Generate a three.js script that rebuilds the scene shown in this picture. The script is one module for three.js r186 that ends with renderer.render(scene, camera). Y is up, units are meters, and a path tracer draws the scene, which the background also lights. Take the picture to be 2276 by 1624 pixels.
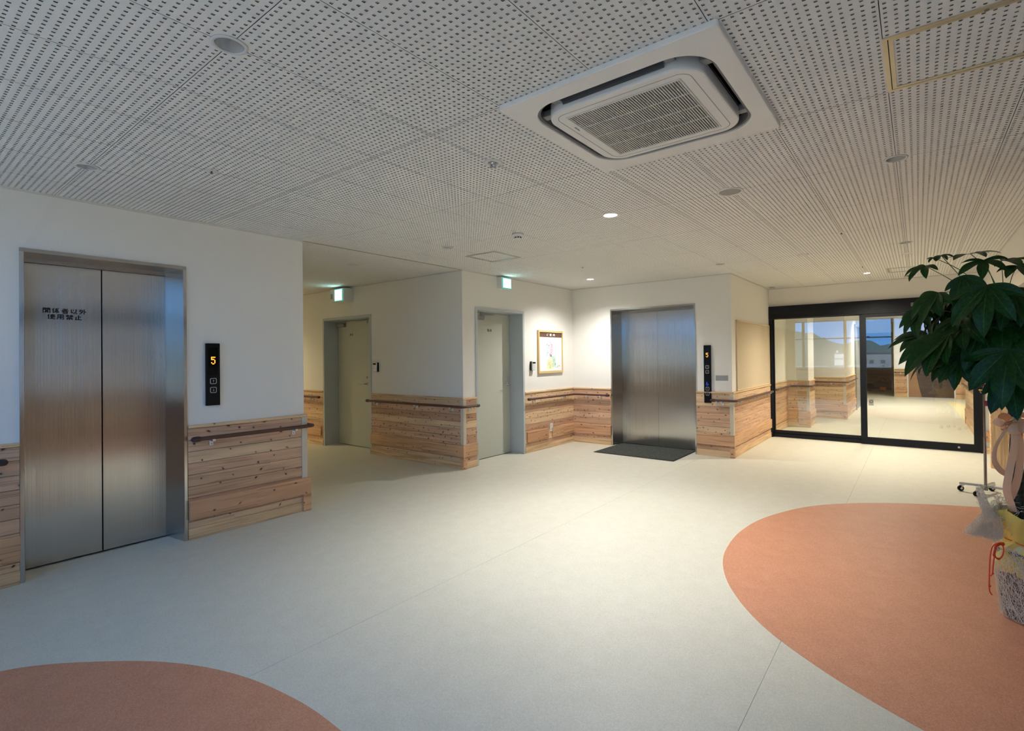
import * as THREE from 'three';
import { mergeGeometries } from 'three/addons/utils/BufferGeometryUtils.js';
import { RoundedBoxGeometry } from 'three/addons/geometries/RoundedBoxGeometry.js';
import { RectAreaLightUniformsLib } from 'three/addons/lights/RectAreaLightUniformsLib.js';
RectAreaLightUniformsLib.init();

// ------------------------------------------------------------------ camera, sky, exposure
const renderer = new THREE.WebGLRenderer({ antialias: true });
renderer.shadowMap.enabled = true;
renderer.toneMapping = THREE.LinearToneMapping;
renderer.toneMappingExposure = 1.0;
const scene = new THREE.Scene();
const EYE = 1.385, F_PX = 1130.2;
const camera = new THREE.PerspectiveCamera(THREE.MathUtils.radToDeg(2 * Math.atan(812 / F_PX)), 2276 / 1624, 0.05, 3000);
{
  const r = THREE.MathUtils.degToRad, yaw = r(36.684), pitch = r(0.424), roll = r(-0.658);
  const f = new THREE.Vector3(-Math.sin(yaw) * Math.cos(pitch), Math.sin(pitch), -Math.cos(yaw) * Math.cos(pitch));
  const a = new THREE.Vector3(Math.cos(yaw), 0, -Math.sin(yaw)), b = new THREE.Vector3().crossVectors(a, f);
  const right = a.clone().multiplyScalar(Math.cos(roll)).addScaledVector(b, Math.sin(roll));
  const up = b.clone().multiplyScalar(Math.cos(roll)).addScaledVector(a, -Math.sin(roll));
  camera.quaternion.setFromRotationMatrix(new THREE.Matrix4().makeBasis(right, up, f.clone().negate()));
  camera.position.set(0, EYE, 0);
  camera.setViewOffset(2276, 1624, -60.4, 27.1, 2276, 1624);                    // the photograph is a crop: its optical centre lies right of and above the middle
}
const SKY = 3.2;
scene.background = new THREE.Color().setRGB(0.19, 0.49, 1.15);                   // clear evening sky
scene.backgroundIntensity = SKY;
const LAMP = 19.3, LAMP_COLOR = new THREE.Color().setRGB(1.0, 0.98, 0.95);
const SUN = 10;                                                                  // low sun behind the building: it lights the town and hills that the window wall looks out on
{
  const sun = new THREE.DirectionalLight(new THREE.Color().setRGB(1.0, 0.88, 0.72), SUN); sun.position.set(-60, 150, -120); sun.target.position.set(0, 0, 0); sun.castShadow = true; sun.name = 'sun';
  sun.shadow.mapSize.set(4096, 4096); Object.assign(sun.shadow.camera, { left: -120, right: 120, top: 120, bottom: -120, near: 1, far: 500 }); scene.add(sun, sun.target);
}

// ------------------------------------------------------------------ measures (metres; camera above the origin, -z runs along the lift wall)
const H = 2.486, XA = -4.551, ZB = -4.514, ZD = -7.032, XE = -2.010, ZF = -9.214, XG = 0.737, ZW = 0.5, ZA = -2.465;
const TOP = H + 0.1;
const TX0 = -0.085, TZ0 = -0.778, TW = 0.4565, TL = 0.913;

// ------------------------------------------------------------------ helpers
let seed = 7;
const rnd = () => { seed = (seed + 0x6d2b79f5) | 0; let t = Math.imul(seed ^ (seed >>> 15), 1 | seed); t = (t + Math.imul(t ^ (t >>> 7), 61 | t)) ^ t; return ((t ^ (t >>> 14)) >>> 0) / 4294967296; };
const rr = (a, b) => a + (b - a) * rnd();
const V = (x, y, z) => new THREE.Vector3(x, y, z);
const used = {};
function numbered(n) { used[n] = (used[n] ?? -1) + 1; return used[n] ? n + '_' + String(used[n]).padStart(3, '0') : n; }
function lit(o) { o.castShadow = true; o.receiveShadow = true; return o; }
function thing(name, label, category, group, pos = [0, 0, 0], turn = 0, parent = scene) {
  const o = new THREE.Group(); o.name = numbered(name); o.position.set(...pos); o.rotation.y = turn;
  o.userData = { label, category }; if (group) o.userData.group = group;
  parent.add(o); return o;
}
function part(name, g, m, parent, pos = [0, 0, 0]) {
  const o = lit(new THREE.Mesh(Array.isArray(g) ? mergeGeometries(g.map(plain)) : g, m)); o.name = name; o.position.set(...pos); parent.add(o); return o;
}
function struct(name, g, m, pos = [0, 0, 0], turn = 0) {
  const o = lit(new THREE.Mesh(Array.isArray(g) ? mergeGeometries(g.map(plain)) : g, m)); o.name = numbered(name); o.userData.kind = 'structure';
  o.position.set(...pos); o.rotation.y = turn; scene.add(o); return o;
}
function plain(g) {                                                              // the same attributes on all, so that they merge
  let q = g.index ? g.toNonIndexed() : g;
  for (const k of Object.keys(q.attributes)) if (!['position', 'normal', 'uv'].includes(k)) q.deleteAttribute(k);
  if (!q.attributes.uv) q.setAttribute('uv', new THREE.Float32BufferAttribute(new Float32Array(q.attributes.position.count * 2), 2));
  return q;
}
// a box from its limits, uv in metres along the two longer directions of each face
function bx(x0, x1, y0, y1, z0, z1, u0 = 0, v0 = 0) {
  const g = new THREE.BoxGeometry(x1 - x0, y1 - y0, z1 - z0); g.translate((x0 + x1) / 2, (y0 + y1) / 2, (z0 + z1) / 2);
  const p = g.attributes.position, n = g.attributes.normal, uv = g.attributes.uv;
  for (let i = 0; i < p.count; i++) {
    if (Math.abs(n.getX(i)) > 0.5) uv.setXY(i, p.getZ(i) + u0, p.getY(i) + v0);
    else if (Math.abs(n.getY(i)) > 0.5) uv.setXY(i, p.getX(i) + u0, p.getZ(i) + v0);
    else uv.setXY(i, p.getX(i) + u0, p.getY(i) + v0);
  }
  return g;
}
function rbx(x0, x1, y0, y1, z0, z1, r = 0.004, s = 2) {
  const g = new RoundedBoxGeometry(x1 - x0, y1 - y0, z1 - z0, s, r); g.translate((x0 + x1) / 2, (y0 + y1) / 2, (z0 + z1) / 2); return g;
}
// profile [[y, z], ...] (counter-clockwise seen from +x) swept along x from 0 to len; uv: u along x, v along y
function prism(profile, len, u0 = 0, v0 = 0) {
  const pos = [], nor = [], uv = [], n = profile.length;
  const tri = (a, b, c, N, ua, ub, uc) => { pos.push(...a, ...b, ...c); for (let i = 0; i < 3; i++) nor.push(...N); uv.push(...ua, ...ub, ...uc); };
  for (let i = 0; i < n; i++) {
    const [ya, za] = profile[i], [yb, zb] = profile[(i + 1) % n], l = Math.hypot(yb - ya, zb - za) || 1, N = [0, (zb - za) / l, -(yb - ya) / l];
    const across = Math.abs(zb - za) > Math.abs(yb - ya);
    const va = v0 + ya + (across ? za : 0), vb = v0 + yb + (across ? zb : 0);
    const A = [0, ya, za], B = [len, ya, za], C = [len, yb, zb], D = [0, yb, zb];
    tri(A, C, B, N, [u0, va], [u0 + len, vb], [u0 + len, va]); tri(A, D, C, N, [u0, va], [u0, vb], [u0 + len, vb]);
  }
  const pts = profile.map(([y, z]) => new THREE.Vector2(z, y)), f = THREE.ShapeUtils.triangulateShape(pts, []);
  for (const [x, s] of [[0, -1], [len, 1]]) for (const t of f) {
    const q = s > 0 ? [t[0], t[2], t[1]] : t, P = q.map((k) => [x, profile[k][0], profile[k][1]]);
    const w = new THREE.Vector3().crossVectors(V(...P[1]).sub(V(...P[0])), V(...P[2]).sub(V(...P[0])));
    const R = w.x * s > 0 ? P : [P[0], P[2], P[1]];
    tri(R[0], R[1], R[2], [s, 0, 0], [u0 + R[0][2], v0 + R[0][1]], [u0 + R[1][2], v0 + R[1][1]], [u0 + R[2][2], v0 + R[2][1]]);
  }
  const g = new THREE.BufferGeometry();
  g.setAttribute('position', new THREE.Float32BufferAttribute(pos, 3)); g.setAttribute('normal', new THREE.Float32BufferAttribute(nor, 3)); g.setAttribute('uv', new THREE.Float32BufferAttribute(uv, 2));
  // make each face look outwards whatever the profile's sense
  const c = profile.reduce((s, p) => [s[0] + p[0] / n, s[1] + p[1] / n], [0, 0]);
  const p = g.attributes.position, N = g.attributes.normal, t = g.attributes.uv;
  for (let i = 0; i < p.count; i += 3) {
    if (Math.abs(N.getX(i)) > 0.5) continue;
    const my = (p.getY(i) + p.getY(i + 1) + p.getY(i + 2)) / 3 - c[0], mz = (p.getZ(i) + p.getZ(i + 1) + p.getZ(i + 2)) / 3 - c[1];
    if (my * N.getY(i) + mz * N.getZ(i) < 0) for (let k = i; k < i + 3; k++) N.setXYZ(k, -N.getX(k), -N.getY(k), -N.getZ(k));
    const a = V().fromBufferAttribute(p, i), b = V().fromBufferAttribute(p, i + 1), d = V().fromBufferAttribute(p, i + 2), q = b.clone().sub(a).cross(d.clone().sub(a));
    if (q.dot(V().fromBufferAttribute(N, i)) < 0) {
      p.setXYZ(i + 1, d.x, d.y, d.z); p.setXYZ(i + 2, b.x, b.y, b.z);
      const u1 = t.getX(i + 1), v1 = t.getY(i + 1); t.setXY(i + 1, t.getX(i + 2), t.getY(i + 2)); t.setXY(i + 2, u1, v1);
    }
  }
  return g;
}
function cyl(r, a, b, seg = 16, r2 = r) {                                        // a rod from point a to point b
  const A = V(...a), B = V(...b), d = B.clone().sub(A), g = new THREE.CylinderGeometry(r2, r, d.length(), seg);
  g.applyQuaternion(new THREE.Quaternion().setFromUnitVectors(V(0, 1, 0), d.clone().normalize())); g.translate(...A.add(B).multiplyScalar(0.5).toArray()); return g;
}
function tube(pts, r, seg = 40, rad = 10, closed = false, tension = 0.5) { return new THREE.TubeGeometry(new THREE.CatmullRomCurve3(pts.map((p) => V(...p)), closed, 'catmullrom', tension), seg, r, rad, closed); }
function lathe(pts, seg = 40) { return new THREE.LatheGeometry(pts.map(([x, y]) => new THREE.Vector2(x, y)), seg); }
function rrect(w, h, r, cx = 0, cy = 0, P = THREE.Shape) {
  const s = new P(), x = cx - w / 2, y = cy - h / 2;
  s.moveTo(x + r, y); s.lineTo(x + w - r, y); s.absarc(x + w - r, y + r, r, -Math.PI / 2, 0); s.lineTo(x + w, y + h - r); s.absarc(x + w - r, y + h - r, r, 0, Math.PI / 2);
  s.lineTo(x + r, y + h); s.absarc(x + r, y + h - r, r, Math.PI / 2, Math.PI); s.lineTo(x, y + r); s.absarc(x + r, y + r, r, Math.PI, Math.PI * 1.5); return s;
}
function rectPath(x0, x1, y0, y1, P = THREE.Path) { const s = new P(); s.moveTo(x0, y0); s.lineTo(x1, y0); s.lineTo(x1, y1); s.lineTo(x0, y1); s.closePath(); return s; }
function plate(shape, depth, bevel = 0) {                                        // a shape in x, y, its front at z = depth
  const g = new THREE.ExtrudeGeometry(shape, { depth: depth - bevel, bevelEnabled: bevel > 0, bevelSize: bevel, bevelThickness: bevel, bevelOffset: -bevel, bevelSegments: 2, curveSegments: 16 }); return g;
}

// ------------------------------------------------------------------ noise and textures
const hash = (x, y, s) => { let h = Math.imul(x | 0, 374761393) ^ Math.imul(y | 0, 668265263) ^ Math.imul(s | 0, 2147483647 ^ 0x5bd1e995); h = Math.imul(h ^ (h >>> 13), 1274126177); return ((h ^ (h >>> 16)) >>> 0) / 4294967296; };
function vn(x, y, s, px = 0, py = 0) {                                           // value noise, periodic where px, py are given
  const x0 = Math.floor(x), y0 = Math.floor(y), fx = x - x0, fy = y - y0, u = fx * fx * (3 - 2 * fx), v = fy * fy * (3 - 2 * fy);
  const w = (a, p) => (p ? ((a % p) + p) % p : a);
  const a = hash(w(x0, px), w(y0, py), s), b = hash(w(x0 + 1, px), w(y0, py), s), c = hash(w(x0, px), w(y0 + 1, py), s), d = hash(w(x0 + 1, px), w(y0 + 1, py), s);
  return a + (b - a) * u + (c - a) * v + (a - b - c + d) * u * v;
}
function texture(w, h, fn, srgb = true, mw = 1, mh = 1) {                         // fn(x, y) -> [r, g, b] 0..255; covers mw x mh metres
  const d = new Uint8Array(w * h * 4);
  for (let y = 0; y < h; y++) for (let x = 0; x < w; x++) { const c = fn(x, y), i = (y * w + x) * 4; d[i] = c[0]; d[i + 1] = c[1]; d[i + 2] = c[2]; d[i + 3] = c[3] ?? 255; }
  const t = new THREE.DataTexture(d, w, h); t.wrapS = t.wrapT = THREE.RepeatWrapping; t.magFilter = THREE.LinearFilter; t.minFilter = THREE.LinearMipmapLinearFilter;
  if (srgb) t.colorSpace = THREE.SRGBColorSpace; t.repeat.set(1 / mw, 1 / mh); t.needsUpdate = true; return t;
}
const sstep = (a, b, x) => { const t = Math.min(1, Math.max(0, (x - a) / (b - a))); return t * t * (3 - 2 * t); };
// knotty cedar: rows of boards, each with its own tone, growth lines, streaks and red-brown knots
function cedar(W, Hh, mw, mh, rows, s, tones, knotsPerMetre) {
  const rh = mh / rows, data = [];
  for (let r = 0; r < rows; r++) {
    const k = [], n = Math.round(mw * knotsPerMetre * (0.5 + hash(r, 3, s)));
    for (let i = 0; i < n; i++) {
      const big = hash(i, r, s + 11);
      k.push({ u: (i + 0.15 + 0.7 * hash(i, r, s + 1)) * mw / n, v: rh * (0.08 + 0.84 * hash(i, r, s + 2)), a: 0.0052 + 0.0085 * big * big, b: 0.0036 + 0.0036 * hash(i, r, s + 4), t: (hash(i, r, s + 5) - 0.5) * 1.8, d: 0.75 + 0.25 * hash(i, r, s + 6) });
    }
    data.push({ k, tone: tones[Math.floor(hash(r, 9, s) * tones.length)], f: 55 + 70 * hash(r, 5, s), o: hash(r, 6, s) * 10 });
  }
  return texture(W, Hh, (x, y) => {
    const u = x / W * mw, v = y / Hh * mh, r = Math.min(rows - 1, Math.floor(v / rh)), vv = v - r * rh, R = data[r];
    let warp = 0.012 * (vn(u / mw * 4, r * 3.1, s + 20, 4) - 0.5) + 0.004 * (vn(u / mw * 12, vv * 40 + r * 7, s + 21, 12) - 0.5), knot = 0, halo = 0;
    for (const k of R.k) {
      let du = u - k.u; if (du > mw / 2) du -= mw; if (du < -mw / 2) du += mw;
      if (Math.abs(du) > 0.06) continue;
      const dv = vv - k.v, c = Math.cos(k.t), q = Math.sin(k.t), a = (du * c + dv * q) / k.a, b = (-du * q + dv * c) / k.b, e = Math.hypot(a, b);
      warp += 0.5 * k.b * Math.exp(-(du * du) / (9 * k.a * k.a)) * Math.exp(-Math.abs(dv) / (3 * k.b)) * Math.sign(dv || 1);
      knot = Math.max(knot, (1 - sstep(0.75, 1.15, e)) * k.d); halo = Math.max(halo, (1 - sstep(1, 2.6, e)) * 0.35);
    }
    const yy = (vv + warp) * R.f, grain = 0.55 * vn(u / mw * 4 + R.o, yy, s + 30, 0) + 0.3 * vn(u / mw * 9, yy * 2.7 + R.o, s + 31, 9) + 0.15 * vn(u / mw * 24, yy * 7, s + 32, 24);
    const late = sstep(0.52, 0.78, grain), fine = vn(u / mw * 60, v * 1400, s + 40, 60), broad = vn(u / mw * 5, v * 28, s + 42, 5) - 0.5;
    const m = 1 - 0.15 * late - 0.07 * (fine - 0.5) + 0.12 * broad - halo * 0.35;
    const c = R.tone.map((t, i) => t * (m - (i > 0 ? 0.03 * i * late : 0)));
    const K = [74, 36, 20];
    return c.map((t, i) => Math.max(0, Math.min(255, t * (1 - knot) + K[i] * knot)));
  }, true, mw, mh);
}
const T = {};
T.cedar = cedar(2048, 1024, 1.8, 0.9, 10, 5, [[224, 188, 150], [218, 178, 142], [228, 194, 154], [206, 166, 132], [222, 180, 146], [198, 156, 124], [230, 198, 158]], 8);
T.board = cedar(1024, 1024, 1.8, 0.9, 6, 77, [[218, 168, 128], [212, 160, 120], [220, 174, 132]], 4);
T.pale = cedar(1024, 512, 1.8, 0.9, 9, 99, [[228, 192, 146], [232, 198, 154]], 0.7);
T.plaster = texture(256, 256, (x, y) => { const n = 128 + 90 * (vn(x / 4, y / 4, 1, 64, 64) - 0.5) + 60 * (vn(x / 2, y / 2, 2, 128, 128) - 0.5); return [n, n, n]; }, false, 0.3, 0.3);
T.vinyl = texture(512, 512, (x, y) => {
  const a = hash(x >> 1, y >> 1, 3), b = vn(x / 3, y / 3, 4, 171, 171), c = vn(x / 60, y / 60, 5, 9, 9) - 0.5, k = (a > 0.94 ? -13 : a < 0.05 ? 9 : 0) + (b - 0.5) * 16 + c * 5;
  return [220 + k, 216 + k, 199 + k * 1.1];
}, true, 0.6, 0.6);
T.orange = texture(512, 512, (x, y) => {
  const a = hash(x >> 1, y >> 1, 13), b = vn(x / 3, y / 3, 14, 171, 171), c = vn(x / 60, y / 60, 15, 9, 9) - 0.5, k = (a > 0.92 ? 17 : a < 0.06 ? -14 : 0) + (b - 0.5) * 20 + c * 6;
  return [212 + k, 149 + k, 116 + k];
}, true, 0.6, 0.6);
T.mat = texture(256, 256, (x, y) => { const k = 62 + 90 * (vn(x / 3, y / 3, 23, 86, 86) - 0.5) + 60 * (hash(x, y, 24) - 0.5); return [k, k + 4, k - 1]; }, true, 0.35, 0.35);
T.hairline = texture(1024, 4, (x, y) => { const g = hash(x, 1, 31) + hash(x, 2, 32) + hash(x, 3, 33) + hash(x, 4, 34) - 2, k = g * 0.28; return [127.5 + 127.5 * k / Math.hypot(k, 1), 127.5, 127.5 + 127.5 / Math.hypot(k, 1)]; }, false, 0.11, 1);
T.cork = texture(256, 256, (x, y) => { const k = (hash(x, y, 41) - 0.5) * 18 + (vn(x / 4, y / 4, 42, 64, 64) - 0.5) * 14; return [205 + k * 0.6, 188 + k * 0.6, 158 + k * 0.6]; }, true, 0.5, 0.5);
T.dots = texture(256, 128, (x, y) => { const on = ((x % 12) - 5) ** 2 + ((y % 12) - 5) ** 2 < 7 && hash(Math.floor(x / 12), Math.floor(y / 12), 51) > 0.25; const k = on ? 225 : 150; return [k, k, k]; }, true, 1, 1);
T.leaf = texture(128, 256, (x, y) => {
  const u = Math.abs(x / 127 - 0.5) * 2, v = y / 255, vein = Math.pow(Math.abs(Math.sin((v - u * 0.22) * 38)), 14), mid = 1 - sstep(0.03, 0.08, u), k = 40 * (vn(x / 9, y / 9, 61) - 0.5);
  return [17 + 4 * vein + 20 * mid + k * 0.3, 58 + 6 * vein + 30 * mid + k * 0.6, 12 + 2 * vein + 8 * mid + k * 0.2];
}, true);
T.leafBump = texture(128, 256, (x, y) => { const u = Math.abs(x / 127 - 0.5) * 2, v = y / 255, k = 200 - 150 * Math.pow(Math.abs(Math.sin((v - u * 0.22) * 38)), 6) - 60 * (1 - sstep(0.03, 0.1, u)); return [k, k, k]; }, false);
T.bark = texture(128, 256, (x, y) => { const k = (vn(x / 5, y / 22, 71, 26, 12) - 0.5) * 60 + (hash(x, y, 72) > 0.985 ? 70 : 0); return [58 + k, 60 + k, 46 + k]; }, true, 0.2, 0.4);

// ------------------------------------------------------------------ materials
const S = (o) => new THREE.MeshStandardMaterial(o), Ph = (o) => new THREE.MeshPhysicalMaterial(o);
const M = {
  plaster: S({ color: '#f1eee6', roughness: 0.88, bumpMap: T.plaster, bumpScale: 0.0005 }),
  cedar: S({ map: T.cedar, roughness: 0.6 }), board: S({ map: T.board, roughness: 0.5 }), pale: S({ map: T.pale, roughness: 0.55 }),
  tile: S({ color: '#efeeea', roughness: 0.95 }), felt: S({ color: '#cdc6b9', roughness: 1 }), slab: S({ color: '#5d5b58', roughness: 1 }),
  floor: S({ map: T.vinyl, roughness: 0.5 }), orange: S({ map: T.orange, roughness: 0.5 }), seam: S({ color: '#9a9280', roughness: 0.9 }), yellow: S({ color: '#ece0b4', roughness: 0.6 }),
  steel: Ph({ color: '#c6c3be', metalness: 1, roughness: 0.2, anisotropy: 0.9, normalMap: T.hairline }),
  steelFrame: S({ color: '#bdbab6', metalness: 1, roughness: 0.3 }),
  doorPaint: S({ color: '#c8c9bb', roughness: 0.6 }), framePaint: S({ color: '#c3c9c9', roughness: 0.5 }),
  darkChrome: S({ color: '#8d8785', metalness: 1, roughness: 0.15 }), chrome: S({ color: '#d8d8d8', metalness: 1, roughness: 0.12 }), satin: S({ color: '#c2c2c0', metalness: 1, roughness: 0.35 }), bracket: S({ color: '#e2e4e6', metalness: 0.6, roughness: 0.3 }),
  rail: S({ color: '#5a3a2e', roughness: 0.42 }), railCap: S({ color: '#3c2c2a', roughness: 0.5 }),
  black: Ph({ color: '#0e0f11', roughness: 0.5, specularIntensity: 0.4 }), glossBlack: S({ color: '#0b0b0d', roughness: 0.12 }), darkFrame: Ph({ color: '#0c1016', specularIntensity: 0.6, roughness: 0.5 }), deep: S({ color: '#101113', roughness: 0.9 }),
  gasket: S({ color: '#2a2a2a', roughness: 0.8 }),
  white: S({ color: '#e9e8e2', roughness: 0.45 }), acWhite: S({ color: '#f3f1ec', roughness: 0.45 }), offwhite: S({ color: '#d9d7cf', roughness: 0.5 }), grey: S({ color: '#9c9c99', roughness: 0.6 }), flap: S({ color: '#4b4c4e', roughness: 0.5 }), midgrey: S({ color: '#6e6f70', roughness: 0.6 }),
  lineGrey: S({ color: '#b9bbbc', roughness: 0.5 }),
  amber: S({ color: '#2a1400', emissive: new THREE.Color().setRGB(1.0, 0.42, 0.05), emissiveIntensity: 1.7, roughness: 0.6 }),
  blueSign: S({ color: '#2b50d8', emissive: new THREE.Color().setRGB(0.03, 0.08, 0.6), emissiveIntensity: 0.8, roughness: 0.5 }), blueLed: S({ color: '#aab', emissive: new THREE.Color().setRGB(0.3, 0.3, 1), emissiveIntensity: 2.2 }),
  exitFace: S({ color: '#e8fff8', emissive: new THREE.Color().setRGB(0.8, 0.98, 0.95), emissiveIntensity: 1.5, roughness: 0.4 }), exitEdge: S({ color: '#2fae93', emissive: new THREE.Color().setRGB(0.05, 0.5, 0.42), emissiveIntensity: 0.8, roughness: 0.4 }),
  mat: S({ map: T.mat, roughness: 1, bumpMap: T.mat, bumpScale: 0.003 }), matEdge: S({ color: '#26282a', roughness: 0.8 }),
  alu: S({ color: '#c9bfa6', metalness: 0.7, roughness: 0.4 }),
  lampOn: S({ color: '#ffffff', emissive: new THREE.Color().setRGB(1, 0.95, 0.85), emissiveIntensity: 12 }), reflector: S({ color: '#d6d6d4', roughness: 0.25, metalness: 0.25 }), trim: S({ color: '#dcdcd8', roughness: 0.4 }),
  glass: Ph({ color: '#fbfffd', transmission: 1, thickness: 0, roughness: 0, ior: 2.0 }),
  cork: S({ map: T.cork, roughness: 0.95 }), frameWood: S({ color: '#e2cca4', roughness: 0.5 }),
  signBrown: S({ color: '#6a4a3a', roughness: 0.5 }), paper: S({ color: '#f2f1f4', roughness: 0.6 }), goldWood: S({ color: '#d9bb80', roughness: 0.45 }),
};
const MAPS_DOTS = T.dots.clone(); MAPS_DOTS.repeat.set(6, 10); MAPS_DOTS.needsUpdate = true;
M.braille = S({ map: MAPS_DOTS, roughness: 0.5 });

// ------------------------------------------------------------------ lettering: strokes on a 100 x 100 grid
const GLYPH = {
  '関': '12,8 12,95|12,8 44,8|12,22 44,22|44,8 44,36|12,36 44,36|56,8 88,8|88,8 88,95|56,8 56,36|56,22 88,22|56,36 88,36|38,43 43,51|62,43 57,51|32,55 68,55|26,69 74,69|50,55 50,69|50,69 30,90|50,69 72,90',
  '係': '28,6 10,42|20,30 20,95|84,8 44,18|62,14 48,34 70,36|76,28 46,56 82,54|62,56 62,95|48,66 38,84|74,66 86,84',
  '者': '22,20 70,20|46,6 46,40|8,40 92,40|82,10 12,64|32,54 32,94|32,54 76,54|76,54 76,94|32,73 76,73|32,92 76,92',
  '以': '18,12 18,76|16,80 44,62|38,20 50,36|78,8 76,44 62,72 40,92|64,66 90,92',
  '外': '28,6 8,46|26,22 48,22|48,22 42,56 28,78 8,94|18,44 34,58|68,6 68,95|68,38 92,58',
  '使': '26,6 10,42|20,30 20,95|38,20 94,20|44,36 44,60|44,36 88,36|88,36 88,60|44,58 88,58|66,8 66,58 54,84 36,94|44,66 64,84 94,94',
  '用': '20,10 20,60 8,95|20,10 84,10|84,10 84,92 72,94|20,36 84,36|20,62 84,62|52,10 52,92',
  '禁': '8,20 46,20|28,6 28,52|27,22 8,46|29,24 46,40|52,20 94,20|72,6 72,52|71,22 52,44|73,24 94,44|26,60 74,60|12,73 88,73|50,73 50,94 40,94|30,81 16,94|70,81 86,94',
  '止': '50,8 50,90|50,42 84,42|22,40 22,90|6,91 94,91',
  'ご': '26,26 50,28 70,24|24,62 28,80 52,86 78,82|76,6 82,20|90,2 96,15',
  '案': '50,2 50,12|12,13 12,25|12,13 88,13|88,13 88,25|12,34 88,34|46,20 30,44 68,57|66,34 52,50 14,58|8,69 92,69|50,58 50,98|48,71 14,95|52,71 86,95',
  '内': '16,24 16,95|16,24 84,24|84,24 84,92 72,94|50,4 50,44 26,74|50,44 74,72',
  '階': '10,8 10,95|10,8 34,8|34,8 22,36 34,54 20,62|46,8 46,44|46,24 62,24|46,46 64,38|74,8 74,40 92,40|90,16 74,26|66,46 58,56|46,57 46,95|46,57 88,57|88,57 88,95|46,75 88,75|46,93 88,93',
  '段': '32,8 14,16|14,14 14,95|14,34 42,34|14,54 42,54|6,82 44,70|56,10 56,30 46,44|56,10 80,10|80,10 80,36 94,36|48,53 84,53|84,53 70,78 44,95|56,58 72,80 96,95',
};
// a printed sheet: transparent, glyphs set in one colour; cell = pixels per character
function lettering(lines, color, cell = 96, gap = 8, weight = 11) {
  const cols = Math.max(...lines.map((l) => l.length)), c = document.createElement('canvas'); c.width = cols * (cell + gap); c.height = lines.length * (cell + gap);
  const x = c.getContext('2d'); x.clearRect(0, 0, c.width, c.height); x.strokeStyle = color; x.lineWidth = weight * cell / 100; x.lineCap = 'butt'; x.lineJoin = 'miter';
  lines.forEach((l, row) => [...l].forEach((ch, i) => {
    const ox = (cols - l.length) * (cell + gap) / 2 + i * (cell + gap) + gap / 2, oy = row * (cell + gap) + gap / 2;
    for (const st of GLYPH[ch].split('|')) { x.beginPath(); st.split(' ').forEach((p, k) => { const [a, b] = p.split(',').map(Number); (k ? x.lineTo : x.moveTo).call(x, ox + a * cell / 100, oy + b * cell / 100); }); x.stroke(); }
  }));
  const t = new THREE.CanvasTexture(c); t.colorSpace = THREE.SRGBColorSpace;
  return S({ map: t, transparent: true, roughness: 0.6, color: '#ffffff' });
}
// ------------------------------------------------------------------ walls: local x runs along the wall, z out of it into the room
const ROT = { px: Math.PI / 2, pz: 0, nx: -Math.PI / 2, nz: Math.PI };
function wall(name, pos, rot, outline, holes, T_ = 0.15, m = M.plaster) {
  const s = new THREE.Shape(outline.map((p) => new THREE.Vector2(...p)));
  for (const [a, b, c, d] of holes) s.holes.push(rectPath(a, b, c, d));
  const g = new THREE.ExtrudeGeometry(s, { depth: T_, bevelEnabled: false }); g.translate(0, 0, -T_);
  return struct(name, g, m, pos, rot);
}
const rect = (a, b, c = 0, d = TOP) => [[a, c], [b, c], [b, d], [a, d]];
let plankSeed = 0;
function plank(len, h, t, u0, row, c = 0.003) { return prism([[0, 0], [0, t - c], [c, t], [h - c, t], [h, t - c], [h, 0]], len, u0, row); }
// cap, boards, kickboard, skirting, and pale corner strips where the panelling ends at an outer corner
function wainscot(w, u0, u1, { kick = [[u0, u1]], left = false, right = false, kd = 0.032, trim = 0 } = {}) {
  const a = u0 + (left ? 0.03 : 0), b = u1 - (right ? 0.03 : 0), k = 0.0905;
  for (let i = 0, top = 0.86; top > 0.09; i++, top -= k) {
    const bottom = Math.max(top - k + 0.0026, 0.084);
    part('plank', plank(b - a, top - bottom, 0.012 + 0.0012 * rnd(), rr(0, 1.8), 0.09 * Math.floor(rr(0, 10))), M.cedar, w, [a, bottom, 0]);
  }
  part('cap_rail', prism([[0, 0], [0, 0.02], [0.004, 0.024], [0.021, 0.024], [0.025, 0.02], [0.025, 0]], u1 - u0 + (right ? 0.02 : 0) + (left ? 0.02 : 0), rr(0, 1.8), 0.1 * Math.floor(rr(0, 9)) + 0.03), M.pale, w, [u0 - (left ? 0.02 : 0), 0.86, 0]);
  for (const [p, q] of kick) part('kickboard', plank(q - p + (right && q === u1 ? kd : 0), 0.147, kd, rr(0, 1.8), 0.15 * Math.floor(rr(0, 6)) + 0.0015, 0.004), M.board, w, [p, 0.155, 0]);
  part('skirting_board', plank(u1 - u0 + (right ? 0.02 : 0), 0.083, 0.02, rr(0, 1.8), 0.1 * Math.floor(rr(0, 9)) + 0.01, 0.003), M.pale, w, [u0, 0.0005, 0]);
  for (const [on, x] of [[left, u0], [right, u1 - 0.03]]) if (on) {
    part('corner_strip', bx(x, x + 0.03 + (x > u0 ? 0.0195 : 0), 0.302, 0.86, 0, 0.02, rr(0, 1), 0), M.offwhiteWood, w);
    part('corner_block', bx(x, x + 0.03 + (x > u0 ? kd : 0), 0.0003, 0.155, 0, kd - 0.001, rr(0, 1), 0.02), M.board, w);
  }
}
M.offwhiteWood = S({ color: '#d8cdb8', roughness: 0.6 });

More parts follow.
